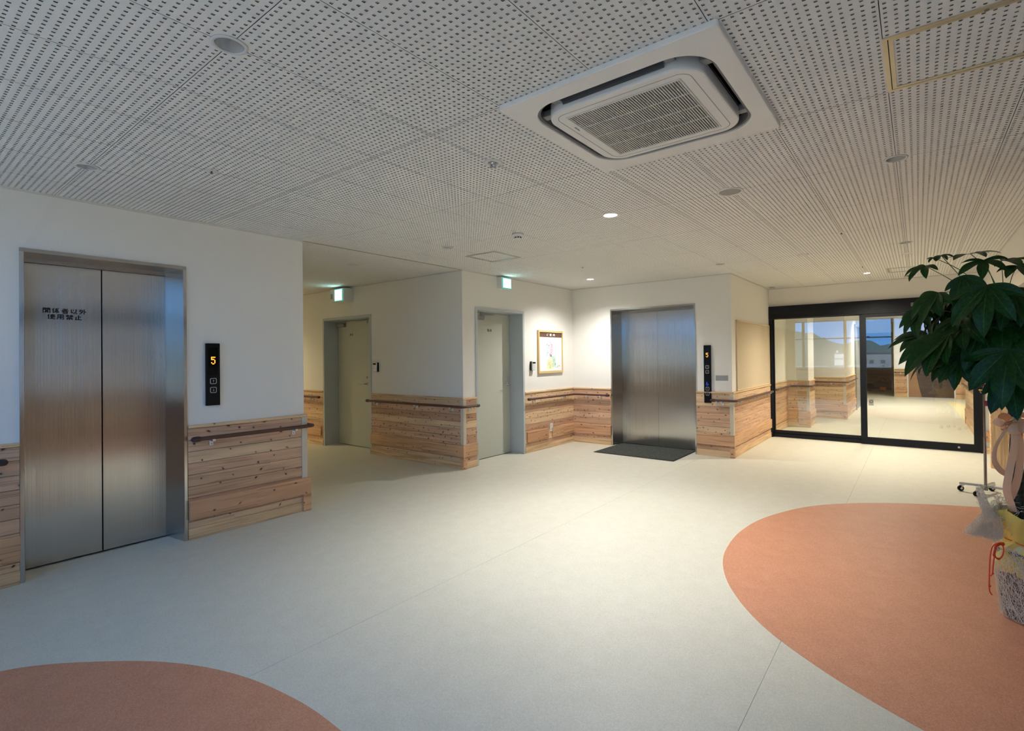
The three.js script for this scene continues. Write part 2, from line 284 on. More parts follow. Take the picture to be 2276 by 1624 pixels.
// a handrail along a wall thing: path in world coordinates, brackets at [point on rail, wall normal]
function handrail(label, group, pts, brackets, caps = [true, true]) {
  const o = thing('handrail', label, 'handrail', group);
  const curve = new THREE.CurvePath(), P = pts.map((p) => V(...p));
  const dense = [];
  for (let i = 0; i < P.length; i++) {                                           // rounded corners
    if (i === 0 || i === P.length - 1) { dense.push(P[i]); continue; }
    const A = P[i - 1].clone().sub(P[i]), B = P[i + 1].clone().sub(P[i]), r = Math.min(0.05, A.length() / 2.5, B.length() / 2.5); A.normalize(); B.normalize();
    for (let k = 0; k <= 6; k++) { const t = k / 6, p = P[i].clone().addScaledVector(A, r * (1 - t) * (1 - t)).addScaledVector(B, r * t * t); dense.push(p); }
  }
  for (let i = 1; i < dense.length; i++) curve.add(new THREE.LineCurve3(dense[i - 1], dense[i]));
  // oval section: a strip of rings along the path
  const pos = [], idx = [], n = 14;
  dense.forEach((p, i) => {
    const d = (dense[i + 1] ?? p).clone().sub(dense[i - 1] ?? p).setY(0).normalize(), side = V(-d.z, 0, d.x);
    for (let k = 0; k < n; k++) { const a = k / n * 6.2832; pos.push(p.x + side.x * 0.019 * Math.cos(a), p.y + 0.016 * Math.sin(a), p.z + side.z * 0.019 * Math.cos(a)); }
    if (i) for (let k = 0; k < n; k++) { const a = (i - 1) * n + k, b = (i - 1) * n + (k + 1) % n; idx.push(a, b, b + n, a, b + n, a + n); }
  });
  const g = new THREE.BufferGeometry(); g.setAttribute('position', new THREE.Float32BufferAttribute(pos, 3)); g.setIndex(idx); g.computeVertexNormals();
  part('rail', g, M.rail, o);
  [[dense[0], dense[1], caps[0]], [dense.at(-1), dense.at(-2), caps[1]]].forEach(([e, q, on]) => {
    if (!on) return;
    const d = e.clone().sub(q).normalize(), c = new THREE.CapsuleGeometry(0.0205, 0.035, 5, 14); c.applyQuaternion(new THREE.Quaternion().setFromUnitVectors(V(0, 1, 0), d)); c.translate(...e.clone().addScaledVector(d, -0.012).toArray());
    part('end_cap', c, M.railCap, o);
  });
  for (const [x, y, z, nx, nz] of brackets) {                                     // a wall plate, an arm that rises to the rail, a saddle
    const b = new THREE.Group(); b.name = 'bracket'; b.position.set(x, y, z); b.rotation.y = Math.atan2(nx, nz); o.add(b);
    part('wall_plate', [rbx(-0.014, 0.014, -0.066, -0.016, -0.046, -0.039, 0.003)], M.bracket, b);
    part('arm', [rbx(-0.012, 0.012, -0.03, -0.019, -0.042, 0.012, 0.003), rbx(-0.012, 0.012, -0.03, -0.012, -0.012, 0.014, 0.003)], M.bracket, b);
    part('screw', [cyl(0.004, [0, -0.052, -0.039], [0, -0.052, -0.037], 8)], M.midgrey, b);
  }
  return o;
}

// ------------------------------------------------------------------ floor
const floor = struct('floor', bx(-10.6, 3.4, -0.25, -0.0025, -25, ZW + 0.2), M.seam);
for (let k = -6; k < 3; k++) {
  const x0 = Math.max(-10.6, -0.55 + 1.82 * k), x1 = Math.min(3.4, -0.55 + 1.82 * (k + 1));
  part('floor_sheet', bx(x0 + 0.0007, x1 - 0.0007, -0.0025, 0, -25, ZW + 0.2, rr(0, 1), rr(0, 1)), M.floor, floor);
}
function inlay(pts, m) {
  const c = new THREE.CatmullRomCurve3(pts.map(([x, z]) => V(x, z, 0)), true, 'centripetal'), s = new THREE.Shape(c.getPoints(160).map((p) => new THREE.Vector2(p.x, -p.y)));
  const g = new THREE.ExtrudeGeometry(s, { depth: 0.001, bevelEnabled: false }); g.rotateX(-Math.PI / 2); return part('floor_inlay', g, m, floor, [0, -0.0002, 0]);
}
inlay([[0.72, -6.06], [0.336, -5.96], [-0.153, -5.744], [-0.488, -5.516], [-0.807, -5.176], [-1.062, -4.607], [-1.135, -4.155], [-1.127, -3.804], [-1.085, -3.529], [-0.987, -3.249], [-0.84, -2.99], [-0.641, -2.748], [-0.41, -2.563], [-0.227, -2.447], [0, -2.336], [0.35, -2.2], [0.72, -2.12], [0.722, -4]], M.orange);
inlay([[-3.328, -0.384], [-3.231, -0.515], [-3.01, -0.706], [-2.834, -0.828], [-2.62, -0.935], [-2.366, -1.018], [-2.077, -1.067], [-1.861, -1.08], [-1.6, -1.06], [-1.2, -0.92], [-0.95, -0.6], [-0.95, -0.1], [-1.2, 0.28], [-1.9, 0.44], [-2.8, 0.44], [-3.3, 0.25], [-3.42, -0.1]], M.orange);
inlay([[0.78, -13.2], [0.9, -13.1], [1.5, -13.6], [1.9, -15], [1.7, -16.8], [1.0, -18], [0.72, -18.3], [0.66, -17.5], [0.72, -15.5]], M.yellow);

// ------------------------------------------------------------------ walls of the hall (u along the wall, see ROT)
const notch = (a, b, list, top = TOP) => { const p = [[a, 0]]; for (const [u0, u1, h] of list) p.push([u0, 0], [u0, h], [u1, h], [u1, 0]); p.push([b, 0], [b, top], [a, top]); return p; };
const wallA = wall('wall_left', [XA, 0, 0], ROT.px, notch(-ZW, -ZA, [[0.63, 1.51, 2.1]]), []);
wainscot(wallA, -ZW, 0.611, { kd: 0.034 }); wainscot(wallA, 1.532, -ZA, { right: true, kd: 0.042 });
part('end_face', bx(-ZA - 0.15, -ZA, 0, 0.01, -0.14, -0.02), M.plaster, wallA);
const wallB = wall('wall_corridor', [0, 0, ZB], ROT.pz, notch(-10.4, XA - 0.0005, [[-7.69, -6.455, 2.02]]), []);
wainscot(wallB, -10.4, -7.715, { kick: [[-10.4, -7.76]] }); wainscot(wallB, -6.43, XA, { right: true });
const wallC = wall('wall_stairs', [XA, 0, 0], ROT.px, notch(-ZB + 0.003, -ZD + 0.1, [[4.762, 5.717, 2.02]]), []);
wainscot(wallC, -ZB, 4.738, { left: true }); wainscot(wallC, 5.741, -ZD, { kick: [[5.741 + 0.03, 6.29], [6.395, -ZD]] });
const wallD = wall('wall_back', [0, 0, ZD], ROT.pz, notch(XA, XE - 0.0005, [[-3.825, -2.517, 2.1]]), []);
wainscot(wallD, XA, -3.845, {}); wainscot(wallD, -2.497, XE, { right: true });
const wallE = wall('wall_notice', [XE, 0, 0], ROT.px, rect(-ZD + 0.003, -ZF + 0.1), []);
wainscot(wallE, -ZD, -ZF, { left: true });
const wallF = wall('wall_entrance', [0, 0, ZF], ROT.pz, [[XE - 0.2, 2.187], [0.709, 2.187], [0.709, 0], [1.7, 0], [1.7, TOP], [XE - 0.2, TOP]], []);
part('kickboard', bx(0.73, 1.6, 0.155, 0.302, 0, 0.03, 0, 0.002), M.board, wallF); part('skirting_board', bx(0.73, 1.6, 0.0005, 0.083, 0, 0.02), M.pale, wallF);
const wallG = wall('wall_right', [XG, 0, 0], ROT.nx, [[ZF + 0.01, 2.1], [-4.6, 2.1], [-4.6, 0], [ZW, 0], [ZW, TOP], [ZF + 0.01, TOP]], []);
wainscot(wallG, -4.6, ZW, { left: true });
part('header_box', rbx(-4.5, 0.45, 1.95, 2.17, 0, 0.05, 0.006), M.darkFrame, wallG);
// the side room behind the right wall, and the closing walls of the parts out of view
struct('wall_side_room', [bx(1.6, 1.75, 0, TOP, ZF - 0.1, -4.4), bx(XG - 0.1, 1.7, 0, TOP, -4.6, -4.45)], M.plaster);
struct('wall_corridor_near', bx(-10.4, XA - 0.151, 0, TOP, ZA, ZA + 0.15), M.plaster);
struct('wall_corridor_end', bx(-10.55, -10.4, 0, TOP, ZB - 0.15, ZA + 0.15), M.plaster);
// a pillar of boards at the far side of the opening in the right wall
const upright = (g) => { const u = g.attributes.uv; for (let i = 0; i < u.count; i++) u.setXY(i, u.getY(i), u.getX(i) * 0.6); return g; };
const pillar = struct('pillar_right', upright(bx(0.69, 0.835, 0.0, 2.1, -8.2, -8.062, 0.31, 0.3)), M.pale);
part('pillar_strip', bx(0.682, 0.69, 0, 2.1, -8.18, -8.075), M.pale, pillar);

// window wall behind the camera
const WX = [4.40, 3.10, 1.885, 0.615, -0.65];                                     // mullions, in the wall's own x (= -x)
const wallW = wall('wall_window', [0, 0, ZW], ROT.nz, rect(-0.95, 4.75), [[-0.65, 4.40, 0.905, 2.47]], 0.2);
wainscot(wallW, -XG, -XA, {});
for (let i = 0; i < 4; i++) {
  const a = WX[i + 1], b = WX[i], w = new THREE.Group(); w.name = 'window_' + (i + 1); w.position.set(0, 0, ZW); w.rotation.y = ROT.nz; w.userData.kind = 'structure'; scene.add(w);
  part('frame', [bx(a, a + 0.04, 0.905, 2.47, -0.14, -0.06), bx(b - 0.04, b, 0.905, 2.47, -0.14, -0.06), bx(a + 0.04, b - 0.04, 0.905, 0.935, -0.14, -0.06), bx(a + 0.04, b - 0.04, 2.44, 2.47, -0.14, -0.06)], M.alu, w);
  part('transom', bx(a + 0.04, b - 0.04, 1.865, 1.9, -0.14, -0.05), M.alu, w);
  part('catch', rbx((a + b) / 2 - 0.03, (a + b) / 2 + 0.03, 1.895, 1.92, -0.06, -0.03, 0.004), M.midgrey, w);
  part('upper_pane', bx(a + 0.04, b - 0.04, 1.9, 2.44, -0.102, -0.101), M.glass, w);
  part('lower_pane', bx(a + 0.04, b - 0.04, 0.935, 1.865, -0.102, -0.101), M.glass, w);
}

// ------------------------------------------------------------------ ceiling: perforated boards on a dark void
const ceiling = struct('ceiling', bx(-10.6, 3.4, TOP, TOP + 0.15, -25, ZW + 0.3), M.slab);
const HP = TW / 16, HS = 0.0050, DEPTH = 0.0026, tiles = new Map();
const LIGHT_X = (i) => TX0 - 4 * TW * i, LIGHT_Z = (j) => TZ0 - 3 * TL * j;       // downlights sit where the joints cross
function tileGeometry(x0, x1, z0, z1, hx, hz, corner, holes = true) {              // local: x 0..w, z 0..l; hx, hz: where the first hole centre lies
  const w = x1 - x0, l = z1 - z0, key = [w, l, hx, hz, corner, holes].map((v) => (typeof v === 'number' ? v.toFixed(4) : v)).join();
  if (tiles.has(key)) return tiles.get(key);
  const R = 0.05, g0 = 0.0013, a = g0, b = w - g0, c = g0, d = l - g0, s = new THREE.Shape();
  const arc = (cx, cz, from) => { for (let k = 0; k <= 6; k++) { const t = from - k / 6 * Math.PI / 2; s.lineTo(cx + R * Math.cos(t), cz + R * Math.sin(t)); } };
  if (corner === '00') { s.moveTo(a + R, c); } else s.moveTo(a, c);
  if (corner === '10') arc(b, c, Math.PI); else s.lineTo(b, c);
  if (corner === '11') arc(b, d, 1.5 * Math.PI); else s.lineTo(b, d);
  if (corner === '01') arc(a, d, 2 * Math.PI); else s.lineTo(a, d);
  if (corner === '00') arc(a, c, Math.PI / 2);
  s.closePath();
  const outline = s.getPoints(), cc = { '00': [a, c], '10': [b, c], '11': [b, d], '01': [a, d] }[corner], hs = [];
  if (holes) for (let x = hx; x < w - HS; x += HP) for (let z = hz; z < l - HS; z += HP) {
    if (x < HS + 0.002 || z < HS + 0.002 || x > w - HS - 0.002 || z > l - HS - 0.002) continue;
    if (cc && Math.hypot(x - cc[0], z - cc[1]) < R + 0.009) continue;
    hs.push([x, z]); s.holes.push(rectPath(x - HS, x + HS, z - HS, z + HS));
  }
  const face = new THREE.ShapeGeometry(s), back = new THREE.ShapeGeometry(new THREE.Shape(outline)), pos = [], nor = [];
  const add = (geo, y) => { const p = geo.attributes.position, ix = geo.index.array; for (let i = 0; i < ix.length; i++) { pos.push(p.getX(ix[i]), y, p.getY(ix[i])); nor.push(0, -1, 0); } };
  const side = (A, B, n) => { pos.push(A[0], 0, A[1], B[0], DEPTH, B[1], B[0], 0, B[1], A[0], 0, A[1], A[0], DEPTH, A[1], B[0], DEPTH, B[1]); for (let i = 0; i < 6; i++) nor.push(n[0], 0, n[1]); };
  add(face, 0);
  for (const [x, z] of hs) {
    side([x - HS, z - HS], [x + HS, z - HS], [0, 1]); side([x + HS, z + HS], [x - HS, z + HS], [0, -1]); side([x - HS, z + HS], [x - HS, z - HS], [1, 0]); side([x + HS, z - HS], [x + HS, z + HS], [-1, 0]);
  }
  outline.forEach((p, i) => { const q = outline[(i + 1) % outline.length], dx = q.x - p.x, dz = q.y - p.y, L = Math.hypot(dx, dz) || 1; side([q.x, q.y], [p.x, p.y], [dz / L, -dx / L]); });
  const n = pos.length / 3; add(back, DEPTH);
  const g = new THREE.BufferGeometry(); g.setAttribute('position', new THREE.Float32BufferAttribute(pos, 3)); g.setAttribute('normal', new THREE.Float32BufferAttribute(nor, 3));
  g.addGroup(0, n, 0); g.addGroup(n, pos.length / 3 - n, 1); tiles.set(key, g); return g;
}
const fix = (v) => Math.round(v * 1e4) / 1e4;
function boards(X0, X1, Z0, Z1, skip = () => false, lights = true) {
  for (let i = Math.floor((X0 - TX0) / TW); TX0 + i * TW < X1 - 0.01; i++) for (let j = Math.floor((Z0 - TZ0) / TL); TZ0 + j * TL < Z1 - 0.01; j++) {
    const gx = TX0 + i * TW, gz = TZ0 + j * TL, x0 = Math.max(gx, X0), x1 = Math.min(gx + TW, X1), z0 = Math.max(gz, Z0), z1 = Math.min(gz + TL, Z1);
    if (x1 - x0 < 0.012 || z1 - z0 < 0.012 || skip(gx, gz)) continue;
    const at = (x, z) => lights && Math.abs(((x - TX0) / TW / 4) - Math.round((x - TX0) / TW / 4)) < 0.01 && Math.abs(((z - TZ0) / TL / 3) - Math.round((z - TZ0) / TL / 3)) < 0.01;
    const corner = at(x0, z0) ? '00' : at(x1, z0) ? '10' : at(x1, z1) ? '11' : at(x0, z1) ? '01' : '';
    const f = (o, c) => fix((((c - o) + HP / 2) % HP + HP) % HP);
    part('ceiling_panel', tileGeometry(0, fix(x1 - x0), 0, fix(z1 - z0), f(x0, gx), f(z0, gz), corner), [M.tile, M.felt], ceiling, [x0, H, z0]);
  }
}
const AC = [-0.985, -2.155];
boards(XA, XG, ZD, ZW, (gx, gz) => Math.abs(gx + TW / 2 - AC[0]) < 0.4 && Math.abs(gz + TL / 2 - AC[1]) < 0.2);
boards(XE, XG, ZF, ZD);
boards(-10.4, XA - 0.02, ZB, ZA, undefined, false);
part('ceiling_panel', bx(XG, 1.7, H, H + 0.01, ZF, -4.4), M.tile, ceiling);
for (let x = -3.2; x < 3; x += 0.91) for (let z = -22; z < ZF - 0.2; z += 1.82) part('ceiling_panel', bx(x + 0.002, x + 0.908, H, H + 0.01, z + 0.002, Math.min(z + 1.818, ZF - 0.1)), M.tile, ceiling);
// cove strips where boards meet walls, and the strip across the corridor mouth
const strip = (x0, x1, z0, z1) => struct('trim_' + (++strip.n), bx(x0, x1, H - 0.012, H + 0.004, z0, z1), M.offwhite); strip.n = 0;
strip(XA, XA + 0.009, ZA, ZW); strip(XA, XA + 0.009, ZD, ZB); strip(XA + 0.009, XE - 0.0, ZD, ZD + 0.009); strip(XE, XE + 0.009, ZF, ZD + 0.009); strip(XE + 0.009, XG, ZF, ZF + 0.009); strip(XG - 0.009, XG, ZF, ZW); strip(-10.4, XA, ZB, ZB + 0.009);
struct('trim_' + (++strip.n), bx(XA - 0.018, XA - 0.002, H - 0.004, TOP, ZB + 0.0005, ZA), M.alu);

// ------------------------------------------------------------------ downlights
function downlightProto(on) {
  const o = new THREE.Group();
  part('trim_ring', lathe(on ? [[0.0535, 0.001], [0.0535, -0.003], [0.0565, -0.004], [0.0595, -0.002], [0.06, 0.0002], [0.0535, 0.001]] : [[0.0455, -0.001], [0.0465, -0.0045], [0.052, -0.005], [0.0565, -0.003], [0.0575, 0.0002], [0.0455, 0.001]]), M.trim, o);
  part('reflector', lathe(on ? [[0.0535, -0.002], [0.053, 0.001], [0.0525, 0.003]] : [[0.0455, 0], [0.043, 0.02], [0.036, 0.042], [0.024, 0.056]]), M.reflector, o);
  if (on) part('lamp', lathe([[0, -0.001], [0.035, 0], [0.0525, 0.003], [0.0525, 0.008], [0, 0.008]], 32), M.lampOn, o);
  else { part('lamp', lathe([[0, 0.052], [0.02, 0.054], [0.026, 0.058], [0, 0.06]], 32), M.reflector, o); part('lamp_socket', lathe([[0, 0.046], [0.008, 0.048], [0.009, 0.054]], 20), M.alu, o); }
  return o;
}
const protoOn = downlightProto(true), protoOff = downlightProto(false);
function downlight(x, z, on, label, power = LAMP, angle = 1.25, color = LAMP_COLOR) {
  const o = (on ? protoOn : protoOff).clone(); o.name = numbered('downlight'); o.position.set(x, H, z); scene.add(o);
  o.userData = { label, category: 'downlight', group: on ? 'lit ceiling downlights' : 'unlit ceiling downlights' };
  if (on) {
    const l = new THREE.SpotLight(color, power, 0, angle, 0.6, 2); l.position.set(0, -0.008, 0); l.target.position.set(0, -1, 0); l.castShadow = true; l.shadow.radius = 1; l.shadow.mapSize.set(1024, 1024); l.name = 'downlight_beam'; o.add(l); o.add(l.target);
  }
  return o;
}
downlight(LIGHT_X(1), LIGHT_Z(0), false, 'large unlit recessed downlight near the top edge, where four perforated boards meet');
downlight(LIGHT_X(2), LIGHT_Z(0), false, 'unlit recessed downlight above the left lift with the lettered door');
downlight(LIGHT_X(1), LIGHT_Z(1), true, 'brightly lit downlight in mid ceiling, nearest of the lit ones', LAMP * 1.1, 0.95);
downlight(LIGHT_X(2), LIGHT_Z(1), false, 'faint unlit downlight flush in the ceiling left of the smoke detector');
downlight(LIGHT_X(0), LIGHT_Z(1), false, 'unlit recessed downlight on the right, beyond the ceiling hatch');
downlight(LIGHT_X(2), LIGHT_Z(2), true, 'lit downlight over the corner by the guide map board', LAMP * 0.58);
downlight(LIGHT_X(1), LIGHT_Z(2), false, 'faint unlit downlight in front of the wall corner right of the far lift');
downlight(LIGHT_X(0), LIGHT_Z(2), false, 'unlit downlight in the ceiling above the potted tree top');
downlight(-0.548, -8.306, true, 'lit downlight in front of the glass sliding door', LAMP * 1.15, 1.25, new THREE.Color().setRGB(1.0, 0.91, 0.76));
downlight(LIGHT_X(5), LIGHT_Z(1), true, 'lit corridor downlight out of view to the left', LAMP * 0.38, 1.25, new THREE.Color().setRGB(1.0, 0.82, 0.5));
downlight(-1.008, -6.277, false, 'unlit downlight with a grey ring, behind the round speaker towards the glass door');

// ------------------------------------------------------------------ lifts
function vplate(pts, y0, y1) { const s = new THREE.Shape(pts.map(([x, z]) => new THREE.Vector2(x, -z))), g = new THREE.ExtrudeGeometry(s, { depth: y1 - y0, bevelEnabled: false }); g.rotateX(-Math.PI / 2); g.translate(0, y0, 0); return g; }
function lift(name, label, pos, rot, u0, u1, top, split, front) {
  const o = thing(name, label, 'lift door', undefined, pos, rot), D = -0.25, s = 0.035, w = 0.022;
  part('jamb', vplate([[u0 - w, 0.012], [u0 - w, 0], [u0 - 0.004, 0], [u0 + s - 0.004, D - 0.03], [u0 + s + 0.006, D - 0.03], [u0, 0.008], [u0 - 0.002, 0.012]], 0, top), M.steel, o);
  part('jamb', vplate([[u1 + w, 0.012], [u1 + 0.002, 0.012], [u1, 0.008], [u1 - s - 0.006, D - 0.03], [u1 - s + 0.004, D - 0.03], [u1 + 0.004, 0], [u1 + w, 0]], 0, top), M.steel, o);
  part('head', [bx(u0 - w, u1 + w, top, top + 0.024, 0, 0.012), bx(u0, u1, top, top + 0.008, D - 0.03, 0.006)], M.steelFrame, o);
  const a = u0 + s + 0.002, b = u1 - s - 0.002;
  for (const [p, q, z] of [[a, split - 0.004, D + (front === 0 ? 0.012 : 0)], [split + 0.004, b, D + (front === 1 ? 0.012 : 0)]]) {
    const leaf = part('door_leaf', bx(p, q, 0.008, top - 0.032, z - 0.026, z, 0, 0), M.steel, o);
    if (p === a && name === 'service_lift_door') {
      const d = part('lettering', new THREE.PlaneGeometry(0.236, 0.082), lettering(['関係者以外', '使用禁止'], '#15161a', 96, 8, 14), leaf, [0.632 + 0.108 + 0.135, 1.725, z + 0.0008]); d.castShadow = false;
    }
  }
  part('head_seal', bx(a, b, top - 0.028, top, D - 0.03, D - 0.004), M.steelFrame, o);
  part('gap_seal', [bx(split - 0.02, split + 0.02, 0, top, D - 0.05, D - 0.031), bx(u0, u1, 0, 0.02, D - 0.05, D - 0.031)], M.deep, o);
  part('shaft_panel', bx(u0 - 0.02, u1 + 0.02, 0, top + 0.02, D - 0.08, D - 0.051), M.deep, o);
  part('sill', bx(a, b, 0.0004, 0.0025, D - 0.03, D + 0.03), M.satin, o);
  return o;
}
lift('service_lift_door', 'left stainless steel lift door with black Japanese lettering', [XA, 0, 0], ROT.px, 0.635, 1.505, 2.092, 1.075, -1);
lift('lift_door', 'far two-leaf stainless steel lift door behind the dark doormat', [0, 0, ZD], ROT.pz, -3.819, -2.523, 2.09, -3.172, 1);

function callPanel(label, pos, rot, u, y0, y1, w, buttons, five, sign) {
  const o = thing('lift_call_panel', label, 'call panel', 'lift call panels', pos, rot), z = 0.024;
  part('body', rbx(u - w / 2, u + w / 2, y0, y1, 0, z, 0.004), M.black, o);
  const disp = part('display', bx(u - w * 0.33, u + w * 0.33, five[0] - 0.115, five[0] + 0.105, z, z + 0.001), M.glossBlack, o);
  const h = 0.052, q = [], X = (c) => u + (c - 2) * 0.0078, Y = (r) => five[0] + h / 2 - r * h / 6;   // a 5 x 7 dot figure
  ['XXXX.', 'X....', 'XXX..', '...X.', '...X.', 'X..X.', '.XX..'].forEach((row, r) => [...row].forEach((ch, c) => { if (ch === 'X') q.push(bx(X(c + 0.5) - 0.0039, X(c + 0.5) + 0.0039, Y(r) - 0.0042, Y(r) + 0.0042, z + 0.001, z + 0.0016)); }));
  part('digit', q, M.amber, disp);
  for (const [y, dir] of buttons) {
    const s = rrect(0.047, 0.047, 0.011, u, y), i = rrect(0.038, 0.038, 0.008, u, y, THREE.Path); s.holes.push(i);
    const b = part('button', plate(rrect(0.038, 0.038, 0.008, u, y), z + 0.003, 0.001), M.glossBlack, o);
    const ring = plate(s, 0.0022); ring.translate(0, 0, z); part('button_ring', ring, M.lineGrey, b);
    const a = new THREE.Shape([[0, 0.011], [0.008, 0.002], [0.002, 0.004], [0.002, -0.011], [-0.002, -0.011], [-0.002, 0.004], [-0.008, 0.002]].map(([x, t]) => new THREE.Vector2(u + x, y + t * dir)));
    const g = new THREE.ExtrudeGeometry(a, { depth: 0.0008, bevelEnabled: false }); g.translate(0, 0, z + 0.003); part('arrow', g, M.grey, b);
  }
  if (sign) {                                                                     // wheelchair symbol: head, back, seat and wheel
    const t = [lathe([[0, 0], [0.0055, 0], [0.0055, 0.001], [0, 0.001]], 14).rotateX(Math.PI / 2).translate(u - 0.006, sign + 0.021, z), bx(u - 0.009, u - 0.003, sign - 0.006, sign + 0.016, z, z + 0.001), bx(u - 0.009, u + 0.011, sign - 0.006, sign - 0.001, z, z + 0.001), bx(u + 0.008, u + 0.013, sign - 0.02, sign - 0.001, z, z + 0.001), new THREE.TorusGeometry(0.0135, 0.0022, 6, 22, 5).rotateZ(2.2).translate(u - 0.004, sign - 0.009, z)];
    part('wheelchair_symbol', t, M.blueSign, o);
  }
  return o;
}
callPanel('black lift call panel showing an orange 5, beside the lettered lift', [XA, 0, 0], ROT.px, 1.706, 1.028, 1.525, 0.1, [[1.223, 1], [1.152, -1]], [1.387]);
callPanel('long black call panel with four buttons and blue wheelchair symbol, right of far lift', [0, 0, ZD], ROT.pz, -2.334, 0.729, 1.522, 0.098, [[1.222, 1], [1.155, -1], [0.923, 1], [0.852, -1]], [1.386], 0.99);

// ------------------------------------------------------------------ steel doors to the stairs
let doorN = 0;
function door(pos, rot, u0, u1, top, leafs, o2) {
  const o = new THREE.Group(); o.name = 'door_' + (++doorN); o.position.set(...pos); o.rotation.y = rot; o.userData.kind = 'structure'; scene.add(o);
  const D = -0.235, f = 0.024;
  part('door_frame', [bx(u0 - f, u0 + 0.012, 0, top + f, 0, 0.012), bx(u1 - 0.012, u1 + f, 0, top + f, 0, 0.012), bx(u0 + 0.012, u1 - 0.012, top - 0.012, top + f, 0, 0.012),
    bx(u0, u0 + 0.014, 0, top - 0.012, D - 0.05, 0), bx(u1 - 0.014, u1, 0, top - 0.012, D - 0.05, 0), bx(u0, u1, top - 0.014, top, D - 0.05, 0)], M.framePaint, o);
  leafs.forEach(([a, b], i) => {
    const leaf = part(i ? 'side_leaf' : 'door_leaf', rbx(a, b, 0.008, top - 0.018, D - 0.04, D, 0.003), M.doorPaint, o);
    if (i) return;
    const z = D;
    part('lettering', new THREE.PlaneGeometry(0.105, 0.05), lettering(['階段'], '#3a3a36', 96, 24, 12), leaf, [o2.text[0], o2.text[1], z + 0.0008]).castShadow = false;
    part('lock', lathe([[0, 0.014], [0.012, 0.014], [0.019, 0.009], [0.02, 0]], 20).rotateX(Math.PI / 2).translate(o2.lock[0], o2.lock[1], z), M.satin, leaf);
    const [hx, hy] = o2.handle;
    part('door_handle', [lathe([[0, 0.012], [0.02, 0.012], [0.025, 0.006], [0.026, 0]], 24).rotateX(Math.PI / 2).translate(hx, hy, z), cyl(0.009, [hx, hy, z], [hx, hy, z + 0.056], 12), tube([[hx, hy, z + 0.056], [hx - 0.02, hy, z + 0.062], [hx - 0.07, hy - 0.003, z + 0.06], [hx - 0.125, hy - 0.006, z + 0.054]], 0.0085, 20, 10)], M.satin, leaf);
    const [cx, cy] = o2.closer;
    part('door_closer', [rbx(cx - 0.09, cx + 0.11, cy - 0.03, cy + 0.03, z, z + 0.045, 0.006), cyl(0.008, [cx + 0.07, cy + 0.03, z + 0.025], [cx + 0.07, cy + 0.045, z + 0.025], 8), cyl(0.006, [cx + 0.07, cy + 0.042, z + 0.025], [cx + 0.24, cy + 0.042, z + 0.1], 8), cyl(0.005, [cx + 0.24, cy + 0.042, z + 0.1], [cx - 0.1, cy + 0.044, z + 0.16], 8)], M.grey, leaf);
  });
  if (o2.post) part('door_post', bx(o2.post[0], o2.post[1], 0, top - 0.014, D - 0.06, D - 0.01), M.midgrey, o);
  if (o2.stay) part('door_stay', [rbx(o2.stay - 0.3, o2.stay + 0.02, top - 0.05, top - 0.032, D, D + 0.02, 0.003), cyl(0.008, [o2.stay, top - 0.05, D + 0.01], [o2.stay, top - 0.08, D + 0.01], 8)], M.satin, o);
  part('threshold', [bx(u0 + 0.014, u1 - 0.014, 0.0004, 0.004, D - 0.05, D + 0.004)], M.satin, o);
  part('door_backing', bx(u0 - 0.03, u1 + 0.03, 0, top + 0.02, D - 0.09, D - 0.061), M.deep, o);
  return o;
}
door([0, 0, ZB], ROT.pz, -7.69, -6.455, 2.02, [[-7.672, -6.81], [-6.742, -6.472]], { text: [-7.29, 1.78], lock: [-6.885, 1.1], handle: [-6.885, 0.998], closer: [-7.55, 1.935], post: [-6.81, -6.742], stay: -6.86 });
door([XA, 0, 0], ROT.px, 4.762, 5.717, 2.02, [[4.78, 5.699]], { text: [5.27, 1.765], lock: [5.64, 1.085], handle: [5.645, 0.996], closer: [5.02, 1.93] });

// ------------------------------------------------------------------ handrails
const RX = XA + 0.062, RY = 0.778;
handrail('dark brown handrail left of the lettered lift, cut by the photo edge', undefined, [[RX, RY, 0.44], [RX, RY, -0.53]], [[RX, RY, -0.1, 1, 0]]);
handrail('brown handrail right of the lettered lift, curving round the wall end', undefined, [[RX, RY, -1.56], [RX, RY, ZA - 0.062], [-6.2, RY, ZA - 0.062]], [[RX, RY, -1.69, 1, 0], [RX, RY, -2.357, 1, 0], [-5.2, RY, ZA - 0.062, 0, -1]]);
handrail('brown handrail wrapping the projecting corner between the two grey doors', undefined, [[-6.46, RY, ZB + 0.062], [RX, RY, ZB + 0.062], [RX, RY, -4.72]], [[-6.28, RY, ZB + 0.062, 0, 1], [-5.4, RY, ZB + 0.062, 0, 1], [-4.72, RY, ZB + 0.062, 0, 1], [RX, RY, -4.6, 1, 0]]);
handrail('short brown handrail beyond the far corridor door', undefined, [[-10.3, RY, ZB + 0.062], [-7.76, RY, ZB + 0.062]], [[-8.0, RY, ZB + 0.062, 0, 1], [-9.2, RY, ZB + 0.062, 0, 1]]);
handrail('brown handrail under the guide map, turning along the lift wall', undefined, [[RX, RY, -5.77], [RX, RY, ZD + 0.062], [-3.87, RY, ZD + 0.062]], [[RX, RY, -5.92, 1, 0], [RX, RY, -6.72, 1, 0], [-4.26, RY, ZD + 0.062, 0, 1], [-4.01, RY, ZD + 0.062, 0, 1]]);
